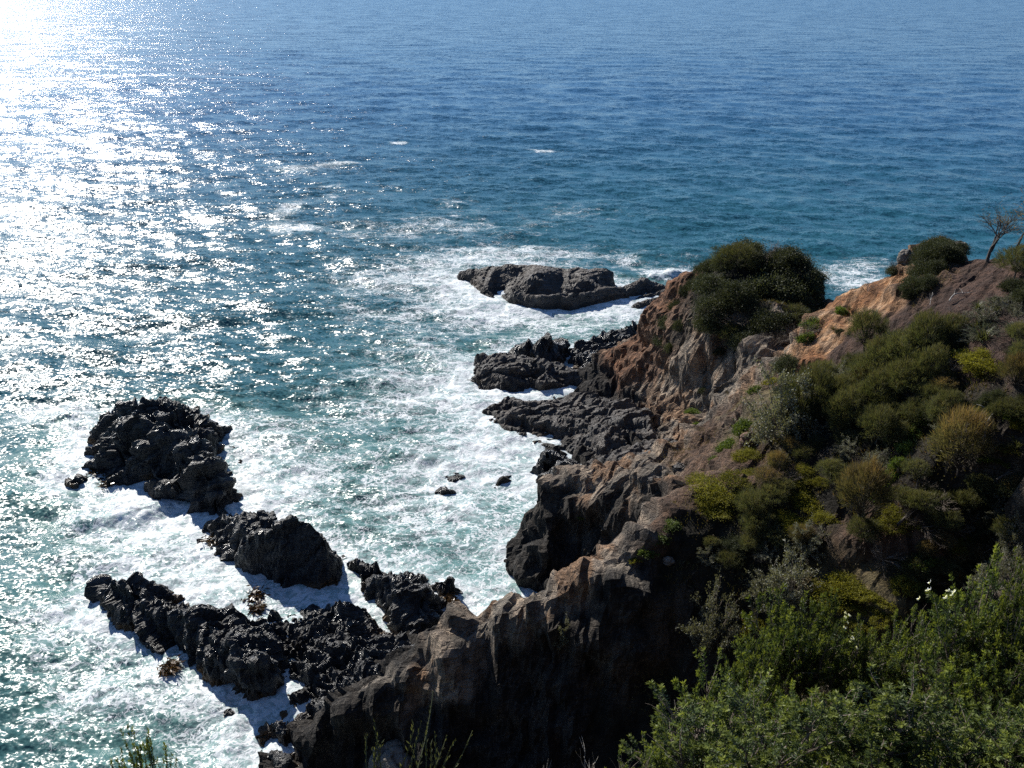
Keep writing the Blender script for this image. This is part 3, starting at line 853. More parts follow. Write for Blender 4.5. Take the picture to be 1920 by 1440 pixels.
# ------------------------------------------------------------------ sea
def sea():
    th = np.linspace(R(-56), R(56), 1500)
    v = np.concatenate([np.linspace(2000, 1520, 60), np.linspace(1515, -40, 1000), np.linspace(-41, -56.0, 40)])
    a = PITCH + np.arctan((v - 720) / FPX)
    r = EYE / np.tan(np.maximum(a, R(0.02)))
    r = np.concatenate([r[r < 9000], np.geomspace(9500, 40000, 12)])
    TH, RR = np.meshgrid(th, r)
    X, Y = RR * np.sin(TH), RR * np.cos(TH)
    dr = np.gradient(r)
    cell = np.maximum(dr[:, None], RR * (th[1] - th[0]))
    # foam density: by the rocks, and where the water is beaten up
    near = blur(OCC, 5.0)
    wide = blur(OCC, 15.0)
    inside = (X > SHORE.x0 + 1) & (X < SHORE.x0 + SHORE.nx * SHORE.res - 1) & (Y > SHORE.y0) & (Y < SHORE.y0 + SHORE.ny * SHORE.res - 1)
    edge = ((X - SHORE.x0) / 8).clip(0, 1) * ((SHORE.y0 + SHORE.ny * SHORE.res - Y) / 8).clip(0, 1)
    fn = np.where(inside, SHORE.sample(near, X, Y), 0) * edge
    fw = np.where(inside, SHORE.sample(wide, X, Y), 0) * edge
    p2 = np.stack([X.ravel(), Y.ravel(), np.zeros(X.size)], 1)
    lim = (RR < 260).ravel()
    big = np.zeros(X.size)
    big[lim] = fbm(p2[lim] * 0.11, 4, 400)
    med = np.zeros(X.size)
    med[lim] = fbm(p2[lim] * np.array([0.30, 0.45, 1]), 4, 410)
    big, med = big.reshape(X.shape), med.reshape(X.shape)
    foam = 1.5 * sstep(0.03, 0.5, fn) + 0.50 * sstep(0.02, 0.30, fw)
    spots = np.zeros_like(X)
    # (u, v, half width px, half height px, strength): patches of white water
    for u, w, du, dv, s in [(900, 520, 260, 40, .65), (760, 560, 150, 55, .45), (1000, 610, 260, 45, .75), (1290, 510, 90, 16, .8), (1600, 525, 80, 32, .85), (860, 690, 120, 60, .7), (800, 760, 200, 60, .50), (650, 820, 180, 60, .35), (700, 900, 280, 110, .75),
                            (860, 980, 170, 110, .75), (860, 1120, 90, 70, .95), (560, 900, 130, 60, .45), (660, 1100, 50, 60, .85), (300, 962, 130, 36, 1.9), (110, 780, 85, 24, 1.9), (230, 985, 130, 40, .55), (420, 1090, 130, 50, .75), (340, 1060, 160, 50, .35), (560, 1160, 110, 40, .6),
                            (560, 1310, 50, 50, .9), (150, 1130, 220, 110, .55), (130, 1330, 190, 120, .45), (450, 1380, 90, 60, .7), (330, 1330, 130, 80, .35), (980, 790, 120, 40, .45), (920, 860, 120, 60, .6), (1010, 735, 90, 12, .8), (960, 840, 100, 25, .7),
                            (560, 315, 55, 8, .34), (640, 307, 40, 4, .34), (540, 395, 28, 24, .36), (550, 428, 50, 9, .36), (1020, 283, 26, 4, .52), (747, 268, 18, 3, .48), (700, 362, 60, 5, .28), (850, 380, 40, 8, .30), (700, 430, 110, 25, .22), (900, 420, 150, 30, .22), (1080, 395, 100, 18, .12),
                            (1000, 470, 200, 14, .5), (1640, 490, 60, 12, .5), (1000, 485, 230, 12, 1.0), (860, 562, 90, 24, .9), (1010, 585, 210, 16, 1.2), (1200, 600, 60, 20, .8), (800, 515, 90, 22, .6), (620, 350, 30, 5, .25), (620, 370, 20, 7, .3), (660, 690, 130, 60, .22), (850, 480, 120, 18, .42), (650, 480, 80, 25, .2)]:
        cx, cy, _ = P(u, w, 0)
        x2, y2, _ = P(u + du, w, 0)
        _, yt, _ = P(u, w - dv, 0)
        _, yb, _ = P(u, w + dv, 0)
        ry = (yt - yb) / 2
        q = ((X - cx) / (x2 - cx)) ** 2 + ((Y - cy) / ry) ** 2
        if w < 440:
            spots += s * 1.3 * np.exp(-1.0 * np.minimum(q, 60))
        else:
            foam += s * np.exp(-1.0 * np.minimum(q, 60))
    fz = np.zeros(X.size)
    fz[lim] = fbm(p2[lim] * 0.9, 4, 430)
    Z = np.zeros_like(X)
    # rolling bores against the left stack, and a swell line in the cove
    for u0, v0, u1, v1, h, wd in [(40, 792, 185, 768, 0.3, 1.2), (230, 985, 350, 940, 0.7, 0.9), (120, 985, 240, 985, .3, 1.0), (640, 632, 880, 640, .35, 1.3), (600, 720, 760, 715, .35, 1.3), (1200, 522, 1300, 510, .9, 1.2)]:
        x0, y0, _ = P(u0, v0, 0)
        x1, y1, _ = P(u1, v1, 0)
        dx, dy = x1 - x0, y1 - y0
        L = math.hypot(dx, dy)
        s_ = ((X - x0) * dx + (Y - y0) * dy) / L / L
        n_ = (-(X - x0) * dy + (Y - y0) * dx) / L + 0.5 * med
        b = np.exp(-np.where(n_ > 0, n_ / (wd * 1.8), n_ / (wd * .55)) ** 2) * np.exp(-((s_ - .5) / .42) ** 4)
        Z += 0.55 * h * b * (1 + 0.5 * fz.reshape(X.shape))
        foam += 1.1 * b * (h > .6)
    foam = 1 - np.exp(-0.58 * foam) + spots
    foam = foam + (0.30 * big + 0.26 * med) * sstep(0.06, 0.35, foam)
    foam = np.clip(foam, 0, 1.0)
    aer = np.clip(0.22 * sstep(90, 48, RR) + 0.25 * sstep(0.01, 0.22, fw) + 0.6 * foam, 0, 1)
    # waves: wind sea running onto the shore, shorter ones only where the mesh is fine enough
    rng = np.random.RandomState(5)
    bore = Z
    Z = np.zeros_like(X)
    for i in range(70):
        L = 0.7 * (17 / 0.7) ** (i / 69.0)
        ang = R(-100) + rng.normal(0, 0.55)
        k = 2 * math.pi / L
        st = 0.019 * (1.0 if L < 5 else (5 / L) ** 0.6)
        amp = st / k * (1 + 0.3 * rng.rand())
        w = sstep(2.0, 4.5, L / cell)
        ph = k * (X * math.cos(ang) + Y * math.sin(ang)) + rng.rand() * 6.283
        c = np.sin(ph)
        Z += amp * w * (c + 0.22 * np.cos(2 * ph))
    calm = 1 - 0.45 * sstep(0.1, 0.5, fw)
    Z *= calm * 1.25
    Z += bore
    # broken water heaps up where the foam is thick
    Z += fz.reshape(X.shape) * 0.22 * foam
    deep = sstep(60, 260, RR)
    vs = np.stack([X.ravel(), Y.ravel(), Z.ravel()], 1)
    f = grid_faces(X.shape[0], X.shape[1], np.ones(X.size, bool))[:, ::-1]
    me = mesh_np("sea", vs, f, True, M_SEA, {"foam": foam.ravel(), "aer": aer.ravel(), "deep": deep.ravel()})
    o = obj("sea", me)
    o["kind"] = "structure"


sea()

# ------------------------------------------------------------------ plants
class Geo:
    def __init__(s):
        s.v, s.f, s.t, s.a, s.n = [], [], [], [], 0

    def add(s, v, f, tint, age):
        s.v.append(v)
        s.f.append(f + s.n)
        s.t.append(tint)
        s.a.append(age)
        s.n += len(v)

    def leaves(s, c, d, ln, wd, rng, tint=None, age=None):
        """diamond leaves from points c along directions d"""
        n = len(c)
        d = d / np.linalg.norm(d, axis=1)[:, None]
        sd = np.cross(d, rng.normal(size=(n, 3)))
        sd /= np.linalg.norm(sd, axis=1)[:, None] + 1e-9
        ln = np.broadcast_to(ln, n)[:, None] * rng.uniform(0.7, 1.25, (n, 1))
        wd = np.broadcast_to(wd, n)[:, None] * rng.uniform(0.8, 1.2, (n, 1))
        mid = c + d * ln * 0.5
        v = np.stack([c, mid + sd * wd / 2, c + d * ln, mid - sd * wd / 2], 1).reshape(-1, 3)
        f = np.arange(n * 4).reshape(n, 4)
        tint = rng.rand(n) if tint is None else np.broadcast_to(tint, n)
        age = np.zeros(n) if age is None else np.broadcast_to(age, n)
        s.add(v, f, np.repeat(tint, 4), np.repeat(age, 4))

    def tube(s, p, r, sides=5):
        p = np.asarray(p, float)
        m = len(p)
        r = np.broadcast_to(r, m)
        tan = np.gradient(p, axis=0)
        tan /= np.linalg.norm(tan, axis=1)[:, None] + 1e-9
        up = np.array([0.31, 0.17, 0.93]) if abs(tan[0][2]) < 0.8 else np.array([0.9, 0.3, 0.1])
        a = np.cross(tan, up)
        a /= np.linalg.norm(a, axis=1)[:, None] + 1e-9
        b = np.cross(tan, a)
        th = np.arange(sides) * 2 * math.pi / sides
        v = p[:, None] + r[:, None, None] * (np.cos(th)[None, :, None] * a[:, None] + np.sin(th)[None, :, None] * b[:, None])
        idx = np.arange(m * sides).reshape(m, sides)
        nx = np.roll(idx, -1, 1)
        f = np.stack([idx[:-1], nx[:-1], nx[1:], idx[1:]], -1).reshape(-1, 4)
        s.add(v.reshape(-1, 3), f, np.zeros(m * sides), np.zeros(m * sides))

    def blade(s, base, az, el, ln, wd, droop, tint, segs=5):
        t = np.linspace(0, 1, segs)
        e = el - droop * t * t
        h = np.array([math.cos(az), math.sin(az), 0])
        st = ln / (segs - 1)
        p = [np.array(base, float)]
        for k in range(segs - 1):
            p.append(p[-1] + st * (h * math.cos(e[k]) + np.array([0, 0, math.sin(e[k])])))
        p = np.array(p)
        sd = np.array([-h[1], h[0], 0]) * 0.5
        w = wd * np.sin(np.clip(math.pi * (0.18 + 0.82 * t), 0, math.pi))[:, None]
        v = np.concatenate([p - sd * w, p + sd * w])
        f = np.array([[k, k + 1, k + 1 + segs, k + segs] for k in range(segs - 1)])
        s.add(v, f, np.full(len(v), tint), np.zeros(len(v)))

    def mesh(s, name, mat, smooth=False):
        return mesh_np(name, np.concatenate(s.v), np.concatenate(s.f), smooth, mat, {"tint": np.concatenate(s.t), "age": np.concatenate(s.a)})


def curve_pts(a, b, rng, bend=0.15, n=6):
    a, b = np.asarray(a, float), np.asarray(b, float)
    L = np.linalg.norm(b - a)
    o1, o2 = rng.normal(size=3) * bend * L, rng.normal(size=3) * bend * L
    t = np.linspace(0, 1, n)[:, None]
    return a * (1 - t) ** 3 + 3 * (a + (b - a) / 3 + o1) * t * (1 - t) ** 2 + 3 * (a + (b - a) * 2 / 3 + o2) * t * t * (1 - t) + b * t ** 3


def hemi(n, rng, zmin=0.0):
    d = rng.normal(size=(n * 3, 3))
    d /= np.linalg.norm(d, axis=1)[:, None]
    return d[d[:, 2] > zmin][:n]


def proto_mound(seed, mat, K=130, per=90, H=0.55, ll=0.036, lw=0.018, lump=0.055, zmin=-0.05):
    rng = np.random.RandomState(seed)
    g, st = Geo(), Geo()
    d = hemi(K, rng, zmin)
    K = len(d)
    rad = 0.38 + 0.22 * fbm(d * 1.7 + seed, 3, seed) + rng.normal(size=K) * 0.03
    c = d * rad[:, None] * np.array([1, 1, H / 0.5])
    tone = rng.rand(K)
    n = K * per
    cc = np.repeat(c, per, 0) + rng.normal(size=(n, 3)) * lump * np.where(rng.rand(n, 1) < 0.14, 2.2, 1.0)
    dd = np.repeat(d, per, 0) * 0.7 + np.array([0, 0, 0.45]) + rng.normal(size=(n, 3)) * 0.6
    cc[:, 2] = np.maximum(cc[:, 2], 0.0)
    g.leaves(cc, dd, ll, lw, rng, np.clip(np.repeat(tone, per) * 0.6 + rng.rand(n) * 0.4, 0, 1), (rng.rand(n) < 0.03) * 1.0)
    for k in range(0, K, 6):
        st.tube(curve_pts((0, 0, -0.15), c[k], rng, 0.08, 5), np.linspace(0.016, 0.004, 5), 4)
    return [("crown", g.mesh("crown", mat)), ("stem", st.mesh("stem", M_BARK))]


def proto_sheoak(seed, mat, cz=0.64, rz=0.34, rx=0.42, tips=260, per=18, age=0.3, trunk=0.4):
    rng = np.random.RandomState(seed)
    g, st = Geo(), Geo()
    lean = rng.normal(size=2) * 0.06
    fork = np.array([lean[0], lean[1], trunk])
    st.tube(curve_pts((0, 0, -0.15), fork, rng, 0.08, 6), np.linspace(0.026, 0.018, 6), 6)
    d = hemi(tips, rng, -0.45)
    n0 = len(d)
    rad = rng.uniform(0.40, 1.08, n0) ** 0.6 * (1 + 0.45 * fbm(d * 2.2 + seed * 1.7, 3, seed))
    c = d * rad[:, None] * np.array([rx, rx, rz]) + np.array([lean[0], lean[1], cz])
    n = n0 * per
    out = np.repeat(d, per, 0)
    cc = np.repeat(c, per, 0) + rng.normal(size=(n, 3)) * 0.030
    dd = out * 0.55 + np.array([0, 0, 0.75]) + rng.normal(size=(n, 3)) * 0.42
    hz = (np.repeat(c, per, 0)[:, 2] - (cz - rz)) / (2 * rz)
    ag = np.clip(sstep(0.5, 1.0, hz) * age * 1.6 * np.repeat(rng.rand(n0), per) + (rng.rand(n) < 0.05), 0, 1)
    g.leaves(cc, dd, 0.14, 0.0075, rng, np.repeat(rng.rand(n0), per) * 0.7 + rng.rand(n) * 0.3, ag)
    for k in range(0, n0, 6):
        st.tube(curve_pts(fork * rng.uniform(0.55, 1.0), c[k], rng, 0.10, 6), np.linspace(0.011, 0.002, 6), 4)
    return [("crown", g.mesh("crown", mat)), ("trunk", st.mesh("trunk", M_BARK))]


def proto_open(seed, mat, H=1.0, stems=30, per=42, ll=0.038, lw=0.016, bare=0.35):
    """open twiggy shrub: bare twigs below, small leaves on the outer part"""
    rng = np.random.RandomState(seed)
    g, st = Geo(), Geo()
    for k, d in enumerate(hemi(stems, rng, 0.12)):
        tip = d * np.array([0.46, 0.46, H * 0.85]) * rng.uniform(0.7, 1.05)
        p = curve_pts((0, 0, -0.1), tip, rng, 0.12, 8)
        st.tube(p, np.linspace(0.011, 0.003, 8), 4)
        tone = rng.rand()
        for j in range(6):
            b = p[rng.randint(3, 8)]
            q = b + (d * 0.5 + rng.normal(size=3) * 0.45) * 0.17
            st.tube(curve_pts(b, q, rng, 0.15, 4), np.linspace(0.004, 0.0015, 4), 3)
            w = rng.uniform(bare * 0.5, 1.1, per)[:, None]
            c = b + (q - b) * w + rng.normal(size=(per, 3)) * 0.022
            g.leaves(c, d * 0.5 + np.array([0, 0, 0.3]) + rng.normal(size=(per, 3)) * 0.7, ll, lw, rng, np.clip(tone * 0.6 + rng.rand(per) * 0.4, 0, 1))
    return [("crown", g.mesh("crown", mat)), ("stem", st.mesh("stem", M_TWIG))]


def proto_mat(seed, mat, K=130, per=34, H=0.16, ll=0.04, lw=0.022):
    rng = np.random.RandomState(seed)
    g = Geo()
    r = np.sqrt(rng.rand(K)) * 0.5
    a = rng.rand(K) * 6.283
    r = r * (0.75 + 0.35 * np.sin(a * 3 + seed))
    c = np.stack([r * np.cos(a), r * np.sin(a), H * (1 - (r / 0.55) ** 2) * rng.uniform(0.3, 1.0, K)], 1)
    n = K * per
    cc = np.repeat(c, per, 0) + rng.normal(size=(n, 3)) * np.array([0.03, 0.03, 0.02])
    g.leaves(cc, np.array([0, 0, 0.7]) + rng.normal(size=(n, 3)) * 0.6, ll, lw, rng, np.clip(np.repeat(rng.rand(K), per) * 0.6 + rng.rand(n) * 0.4, 0, 1))
    return [(None, g.mesh("creeping_mat", mat))]


def proto_tuft(seed, mat, n=110, droop=1.5, ln=0.75, wd=0.026):
    rng = np.random.RandomState(seed)
    g = Geo()
    for k in range(n):
        g.blade((rng.normal() * 0.04, rng.normal() * 0.04, -0.03), rng.rand() * 6.283, rng.uniform(0.6, 1.5), ln * rng.uniform(0.5, 1.0), wd * rng.uniform(0.7, 1.2), droop * rng.uniform(0.5, 1.3), rng.rand())
    return [(None, g.mesh("strap_tuft", mat))]


def grow(st, rng, p, d, L, r, depth, tips, spread=0.5, up=0.15, kids=(2, 4), sides=5):
    e = p + d * L
    c = curve_pts(p, e, rng, 0.09, 6)
    st.tube(c, np.linspace(r, r * 0.62, 6), sides if depth > 1 else 3)
    if depth == 0:
        tips.append((c[-1], d))
        return
    for k in range(rng.randint(kids[0], kids[1] + 1)):
        nd = d + rng.normal(size=3) * spread + np.array([0, 0, up])
        nd /= np.linalg.norm(nd)
        i = 5 if k < 2 else rng.randint(2, 5)
        grow(st, rng, c[i], nd, L * rng.uniform(0.6, 0.88), r * 0.58, depth - 1, tips, spread, up, kids, sides)


def proto_bare(seed, mat, L=0.28, r=0.03, depth=4, spread=0.45, wisps=0, kids=(2, 3), stems=1, up=0.12):
    rng = np.random.RandomState(seed)
    st, g = Geo(), Geo()
    tips = []
    for k in range(stems):
        d = np.array([0, 0, 1.0]) + rng.normal(size=3) * (0.08 if stems == 1 else 0.55)
        grow(st, rng, np.array([0, 0, -0.05]), d / np.linalg.norm(d), L, r, depth, tips, spread, up, kids)
    out = [("trunk", st.mesh("trunk", mat))]
    if wisps:
        for p, d in tips:
            if rng.rand() < 0.75:
                g.leaves(p + rng.normal(size=(wisps, 3)) * 0.025, d + rng.normal(size=(wisps, 3)) * 0.5, 0.07, 0.005, rng, None, (rng.rand(wisps) < 0.5) * 1.0)
        out.append(("crown", g.mesh("crown", M_NEEDLEBROWN)))
    else:
        out = [(None, out[0][1])]
    return out


def proto_log(seed, mat, L=1.0, r=0.03, bend=0.12, snags=5):
    rng = np.random.RandomState(seed)
    st = Geo()
    p = curve_pts((-L / 2, 0, 0.02), (L / 2, 0, 0.10), rng, bend, 9)
    st.tube(p, np.linspace(r, r * 0.35, 9), 6)
    for k in range(snags):
        i = rng.randint(2, 8)
        d = np.array([0.5, 0, 0.3]) + rng.normal(size=3) * 0.5
        st.tube(curve_pts(p[i], p[i] + d * L * rng.uniform(0.1, 0.3), rng, 0.15, 5), np.linspace(r * 0.4, r * 0.12, 5), 4)
    return [(None, st.mesh("fallen_branch", mat))]


def proto_whorl(seed, flowers=0, shoots=190, leafy=1.0):
    """foreground bush, in metres: upright shoots set with whorls of small narrow leaves"""
    rng = np.random.RandomState(seed)
    g, st, fl = Geo(), Geo(), Geo()
    mains = []
    for k in range(9):
        d = np.array([rng.normal() * 0.38, rng.normal() * 0.38, 1.0])
        d /= np.linalg.norm(d)
        p = curve_pts((rng.normal() * 0.05, rng.normal() * 0.05, -0.25), d * rng.uniform(0.65, 0.95), rng, 0.10, 9)
        st.tube(p, np.linspace(0.016, 0.006, 9), 5)
        mains.append((p, d))
    for k in range(shoots):
        p, d = mains[rng.randint(len(mains))]
        b = p[rng.randint(4, 9)]
        o = rng.normal(size=3) * np.array([0.6, 0.6, 0.25]) + d * 0.55 + np.array([0, 0, 0.35])
        o /= np.linalg.norm(o)
        L = rng.uniform(0.12, 0.34)
        c = curve_pts(b, b + o * L + np.array([0, 0, 0.05]), rng, 0.10, 7)
        st.tube(c, np.linspace(0.005, 0.002, 7), 3)
        if rng.rand() > leafy:
            continue
        ax = c[-1] - c[-2]
        ax /= np.linalg.norm(ax)
        nl = rng.randint(46, 70)
        tt = 1 - 0.62 * rng.uniform(0.0, 1.0, nl) ** 1.7
        x = tt * 6
        i = np.minimum(x.astype(int), 5)
        base = c[i] + (c[i + 1] - c[i]) * (x - i)[:, None]
        rd = rng.normal(size=(nl, 3))
        rd -= (rd @ ax)[:, None] * ax
        rd /= np.linalg.norm(rd, axis=1)[:, None]
        spread = 1.15 - 0.5 * sstep(0.90, 1.0, tt)
        g.leaves(base, rd * spread[:, None] + ax * 0.55, 0.038, 0.0115, rng, np.clip(0.35 * rng.rand(nl) + 0.65 * rng.rand(), 0, 1), sstep(0.78, 1.0, tt) * rng.uniform(0.2, 0.9))
        if flowers and rng.rand() < flowers and c[-1][2] > 0.92:
            for q in range(5):
                fl.leaves(np.repeat((c[-1] + rng.normal(size=3) * 0.03)[None], 5, 0), rd[:5] + ax * 0.7, 0.022, 0.016, rng)
    out = [("crown", g.mesh("crown", M_FORE)), ("stem", st.mesh("stem", M_TWIG))]
    if fl.n:
        out.append(("blossom", fl.mesh("blossom", M_PETAL)))
    return out


PRO = {
    "dome": [proto_mound(s, M_DARKLEAF) for s in (1, 2, 3)],
    "green": [proto_mound(s, M_GREEN, 90, 46, 0.5, 0.06, 0.036, 0.05) for s in (4, 5)],
    "yellow": [proto_mound(s, M_YELLOW, 90, 50, 0.34, 0.045, 0.026, 0.05) for s in (6, 7)],
    "oak": [proto_sheoak(s, M_NEEDLE, trunk=0.36) for s in (8, 9, 10)],
    "lowoak": [proto_sheoak(s, M_NEEDLE, 0.46, 0.44, 0.46, 330, 18, 0.25, 0.22) for s in (11, 12)],
    "brownoak": [proto_sheoak(s, M_NEEDLEBROWN, 0.62, 0.36, 0.40, 280, 18, 0.85, 0.34) for s in (13, 14)],
    "salt": [proto_open(s, M_GREYLEAF) for s in (15, 16, 17)],
    "mat": [proto_mat(s, M_YELLOW) for s in (18, 19)],
    "greenmat": [proto_mat(s, M_GREEN, 110, 34, 0.2, 0.05, 0.03) for s in (20,)],
    "tuft": [proto_tuft(s, M_BLADE) for s in (21, 22)],
    "dry": [proto_tuft(s, M_DRYBLADE, 150, 0.9, 0.6, 0.012) for s in (23,)],
    "dead": [proto_bare(s, M_TWIG, 0.22, 0.012, 4, 0.38, 0, (2, 3), 8, 0.1) for s in (24, 25)],
    "pale": [proto_bare(s, M_DEAD, 0.26, 0.012, 3, 0.34, 0, (2, 3), 4, 0.2) for s in (26,)],
    "bare": [proto_bare(27, M_BLACKBARK, 0.27, 0.026, 5, 0.42, 2, (3, 3)), proto_bare(28, M_BLACKBARK, 0.26, 0.026, 5, 0.45, 6, (2, 3))],
    "log": [proto_log(s, M_DEAD) for s in (29, 30)] + [proto_log(31, M_BARK, 1.0, 0.022, 0.25, 8)],
    "whorl": [proto_whorl(s) for s in (41, 42, 43)],
    "whorlflower": [proto_whorl(44, 0.3)],
    "whorlthin": [proto_whorl(45, 0, 110, 0.5)],
}
NAMES = {"dome": ("coastal_shrub", "shrub"), "green": ("leafy_shrub", "shrub"), "yellow": ("yellow_shrub", "shrub"), "oak": ("sheoak_tree", "tree"), "lowoak": ("sheoak_bush", "bush"), "brownoak": ("sheoak_tree", "tree"),
         "salt": ("saltbush", "bush"), "mat": ("creeping_plant", "ground cover"), "greenmat": ("creeping_plant", "ground cover"), "tuft": ("strap_leaf_tuft", "grass tuft"), "dry": ("dry_grass_tuft", "grass tuft"),
         "dead": ("dead_bush", "dead bush"), "pale": ("dead_bush", "dead bush"), "bare": ("bare_tree", "tree"), "log": ("fallen_branch", "branch"), "whorl": ("whorled_bush", "bush"), "whorlflower": ("flowering_bush", "bush"), "whorlthin": ("straggly_bush", "bush")}
prng = random.Random(3)


def plant(kind, loc, w, h, label, group=None, rot=None, tilt=(0, 0), which=None):
    pr = PRO[kind]
    parts = pr[which if which is not None else prng.randrange(len(pr))]
    nm, cat = NAMES[kind]
    if len(parts) == 1 and parts[0][0] is None:
        o = bpy.data.objects.new(nm, parts[0][1])
    else:
        o = bpy.data.objects.new(nm, None)
        o.empty_display_size = 0.1
    COL.objects.link(o)
    o.location = loc
    o.scale = (w * prng.uniform(.8, 1.25), w * prng.uniform(.8, 1.25), h)
    o.rotation_euler = (tilt[0], tilt[1], prng.uniform(0, 6.283) if rot is None else rot)
    for pn, me in parts:
        if pn:
            c = bpy.data.objects.new(pn, me)
            COL.objects.link(c)
            c.parent = o
    tag(o, label, cat, group)
    return o


def at(kind, u, v, wpx, label, group=None, hr=1.0, sink=0.0, rot=None, tilt=(0, 0), which=None):
    """plant at the ground seen at pixel (u, v), wpx pixels wide in the photograph"""
    r = None
    for dv in range(0, 60, 3):
        r = hit(u, v + dv)
        if r is not None:
            break
    if r is None:
        print("NO GROUND", kind, u, v)
        return None
    loc, t = r
    w = wpx * t / FPX
    loc = loc - Vector((0, 0, sink * w))
    return plant(kind, loc, w, w * hr, label, group, rot, tilt, which)


# thicket on the knob
lab, grp = "dark green wind-clipped shrub in the dense thicket capping the rocky knob", "shrubs capping the knob"
for u, v, w in [(1340, 535, 80), (1378, 500, 85), (1420, 492, 90), (1462, 500, 85), (1500, 522, 70), (1338, 575, 80), (1382, 560, 90), (1426, 555, 95), (1472, 562, 90), (1508, 568, 62), (1352, 612, 80), (1396, 608, 85), (1442, 608, 90), (1486, 612, 80),
                (1405, 640, 70), (1448, 645, 70), (1400, 474, 92), (1445, 478, 80), (1360, 500, 60),
                (1495, 485, 80), (1515, 520, 80), (1520, 560, 70), (1525, 590, 60), (1475, 475, 80), (1330, 505, 60), (1318, 535, 60), (1325, 610, 60), (1370, 630, 60), (1310, 570, 60), (1512, 602, 60), (1518, 540, 50)]:
    at(prng.choice(["dome", "dome", "dome", "lowoak", "dead"]), u, v, w * prng.uniform(0.85, 1.2), lab, grp, prng.uniform(0.55, 0.9), 0.1)
lab, grp = "dark shrub in the narrow strip of growth down the knob's seaward flank", "shrubs on the knob's left flank"
for u, v, w in [(1290, 545, 42), (1272, 575, 46), (1258, 605, 50), (1246, 640, 52), (1280, 610, 44), (1236, 610, 34), (1262, 650, 40)]:
    at("dome", u, v, w, lab, grp, 0.7, 0.15)
at("dead", 1502, 640, 80, "bare brown-grey twiggy bush pressed against the knob's right flank", None, 0.9)
at("dome", 1478, 690, 70, "small dark shrub in the cleft between knob and orange slope", None, 0.8, .1)
at("green", 1530, 612, 46, "bright green leafy shrub in the notch between knob and hill", None, .8, .1)
at("green", 1512, 635, 40, "smaller green shrub just below the one in the notch", None, .8, .1)
# on the shoulder of the hill
lab, grp = "dark sprawling shrub in the clump draped over the hill's pale shoulder", "shrubs on the hill shoulder"
for u, v, w in [(1765, 480, 62), (1740, 492, 66), (1728, 515, 64), (1715, 540, 52), (1708, 556, 36), (1785, 482, 50), (1755, 512, 60), (1740, 535, 46), (1762, 466, 56), (1738, 472, 52), (1788, 470, 46)]:
    at("dome", u, v, w, lab, grp, 0.9, 0.1)
at("dead", 1676, 508, 44, "rounded brown-grey bush alone on the skyline left of the pale shoulder", None, 0.9)
at("dome", 1676, 506, 34, "small dark green bush growing inside the lone skyline bush", None, 0.7)
at("pale", 1628, 548, 30, "leafless sapling standing on the orange skyline", None, 1.3)
at("dead", 1622, 545, 26, "low brown bush at the foot of the leafless skyline sapling", None, .8)
at("green", 1576, 588, 26, "small round green bush on the orange slope's left edge", None, .9)
at("dry", 1592, 582, 24, "reddish dry bush beside the small round green bush", None, .9)
at("dry", 1562, 618, 26, "dry tan tuft on the orange slope below the round green bush", None, .7)
at("dome", 1575, 625, 26, "little dark shrub beside the dry tan tuft on the orange slope", None, .6)
at("oak", 1622, 668, 72, "small flat-topped she-oak with a dark bare trunk on the orange slope", None, 1.15, 0, None, (0, 0), 0)
at("dry", 1672, 548, 22, "faded tuft on the orange slope under the pale shoulder", None, .7)
at("tuft", 1640, 590, 28, "small strappy tuft in the scar of the orange slope", None, .6)
# skyline at the right edge
at("bare", 1850, 490, 150, "leafless dark tree with spreading branches on the right skyline", None, 0.85, 0, 0.4, (0, 0), 0)
at("bare", 1905, 500, 165, "second bare tree with brown wisps, at the right edge of the skyline", None, 1.0, 0, 2.0, (0, 0), 1)
at("lowoak", 1905, 520, 62, "rounded olive bush under the bare trees at the right edge", None, .95)
at("dome", 1900, 545, 60, "low dark shrub below the rounded olive bush at the right edge", None, .7)
at("dome", 1935, 560, 70, "dark shrub cut by the right edge under the bare trees", None, .7)
# she-oaks massed on the upper hillside
lab, grp = "grey-green she-oak bush in the massed clump below the orange slope", "she-oak bushes massed on the hillside"
for u, v, w in [(1735, 665, 92), (1700, 690, 88), (1660, 705, 84), (1622, 720, 72), (1690, 745, 80), (1740, 720, 76), (1650, 755, 80), (1610, 770, 60), (1770, 640, 56)]:
    at("lowoak", u, v, w, lab, grp, prng.uniform(0.85, 1.1), 0.06)
at("dead", 1530, 735, 90, "dark leafless bush with fine upright twigs in front of the orange slope", None, 1.0)
at("dead", 1568, 760, 70, "smaller leafless dark bush right of the upright twigs", None, 1.0)
at("salt", 1455, 818, 150, "big grey-green saltbush on the crest above the brown cove slope", None, 1.1, 0.02, None, (0, 0), 0)
lab, grp = "dark olive she-oak bush massed behind the big grey-green saltbush below the orange slope", "she-oaks behind the big saltbush"
for u, v, w in [(1525, 775, 92), (1485, 770, 80), (1565, 765, 84), (1540, 720, 60), (1500, 800, 80), (1580, 800, 80)]:
    at("lowoak", u, v, w, lab, grp, prng.uniform(0.85, 1.1), 0.06)
at("green", 1400, 805, 60, "dark green shrub spilling down the brown cove slope", None, .7, .1)
at("green", 1370, 838, 52, "lower dark green shrub on the brown cove slope", None, .6, .1)
at("green", 1345, 862, 34, "lowest small green shrub on the brown cove slope", None, .6, .1)
at("dome", 1480, 745, 60, "olive shrub behind the big grey-green saltbush", None, .9)
at("mat", 1452, 720, 40, "yellowish creeper patch on the crest by the saltbush", None, 1.0)
lab, grp = "low dark shrub in the shaded scrub filling the hillside between the she-oaks", "dark scrub on the hillside"
srng = random.Random(12)
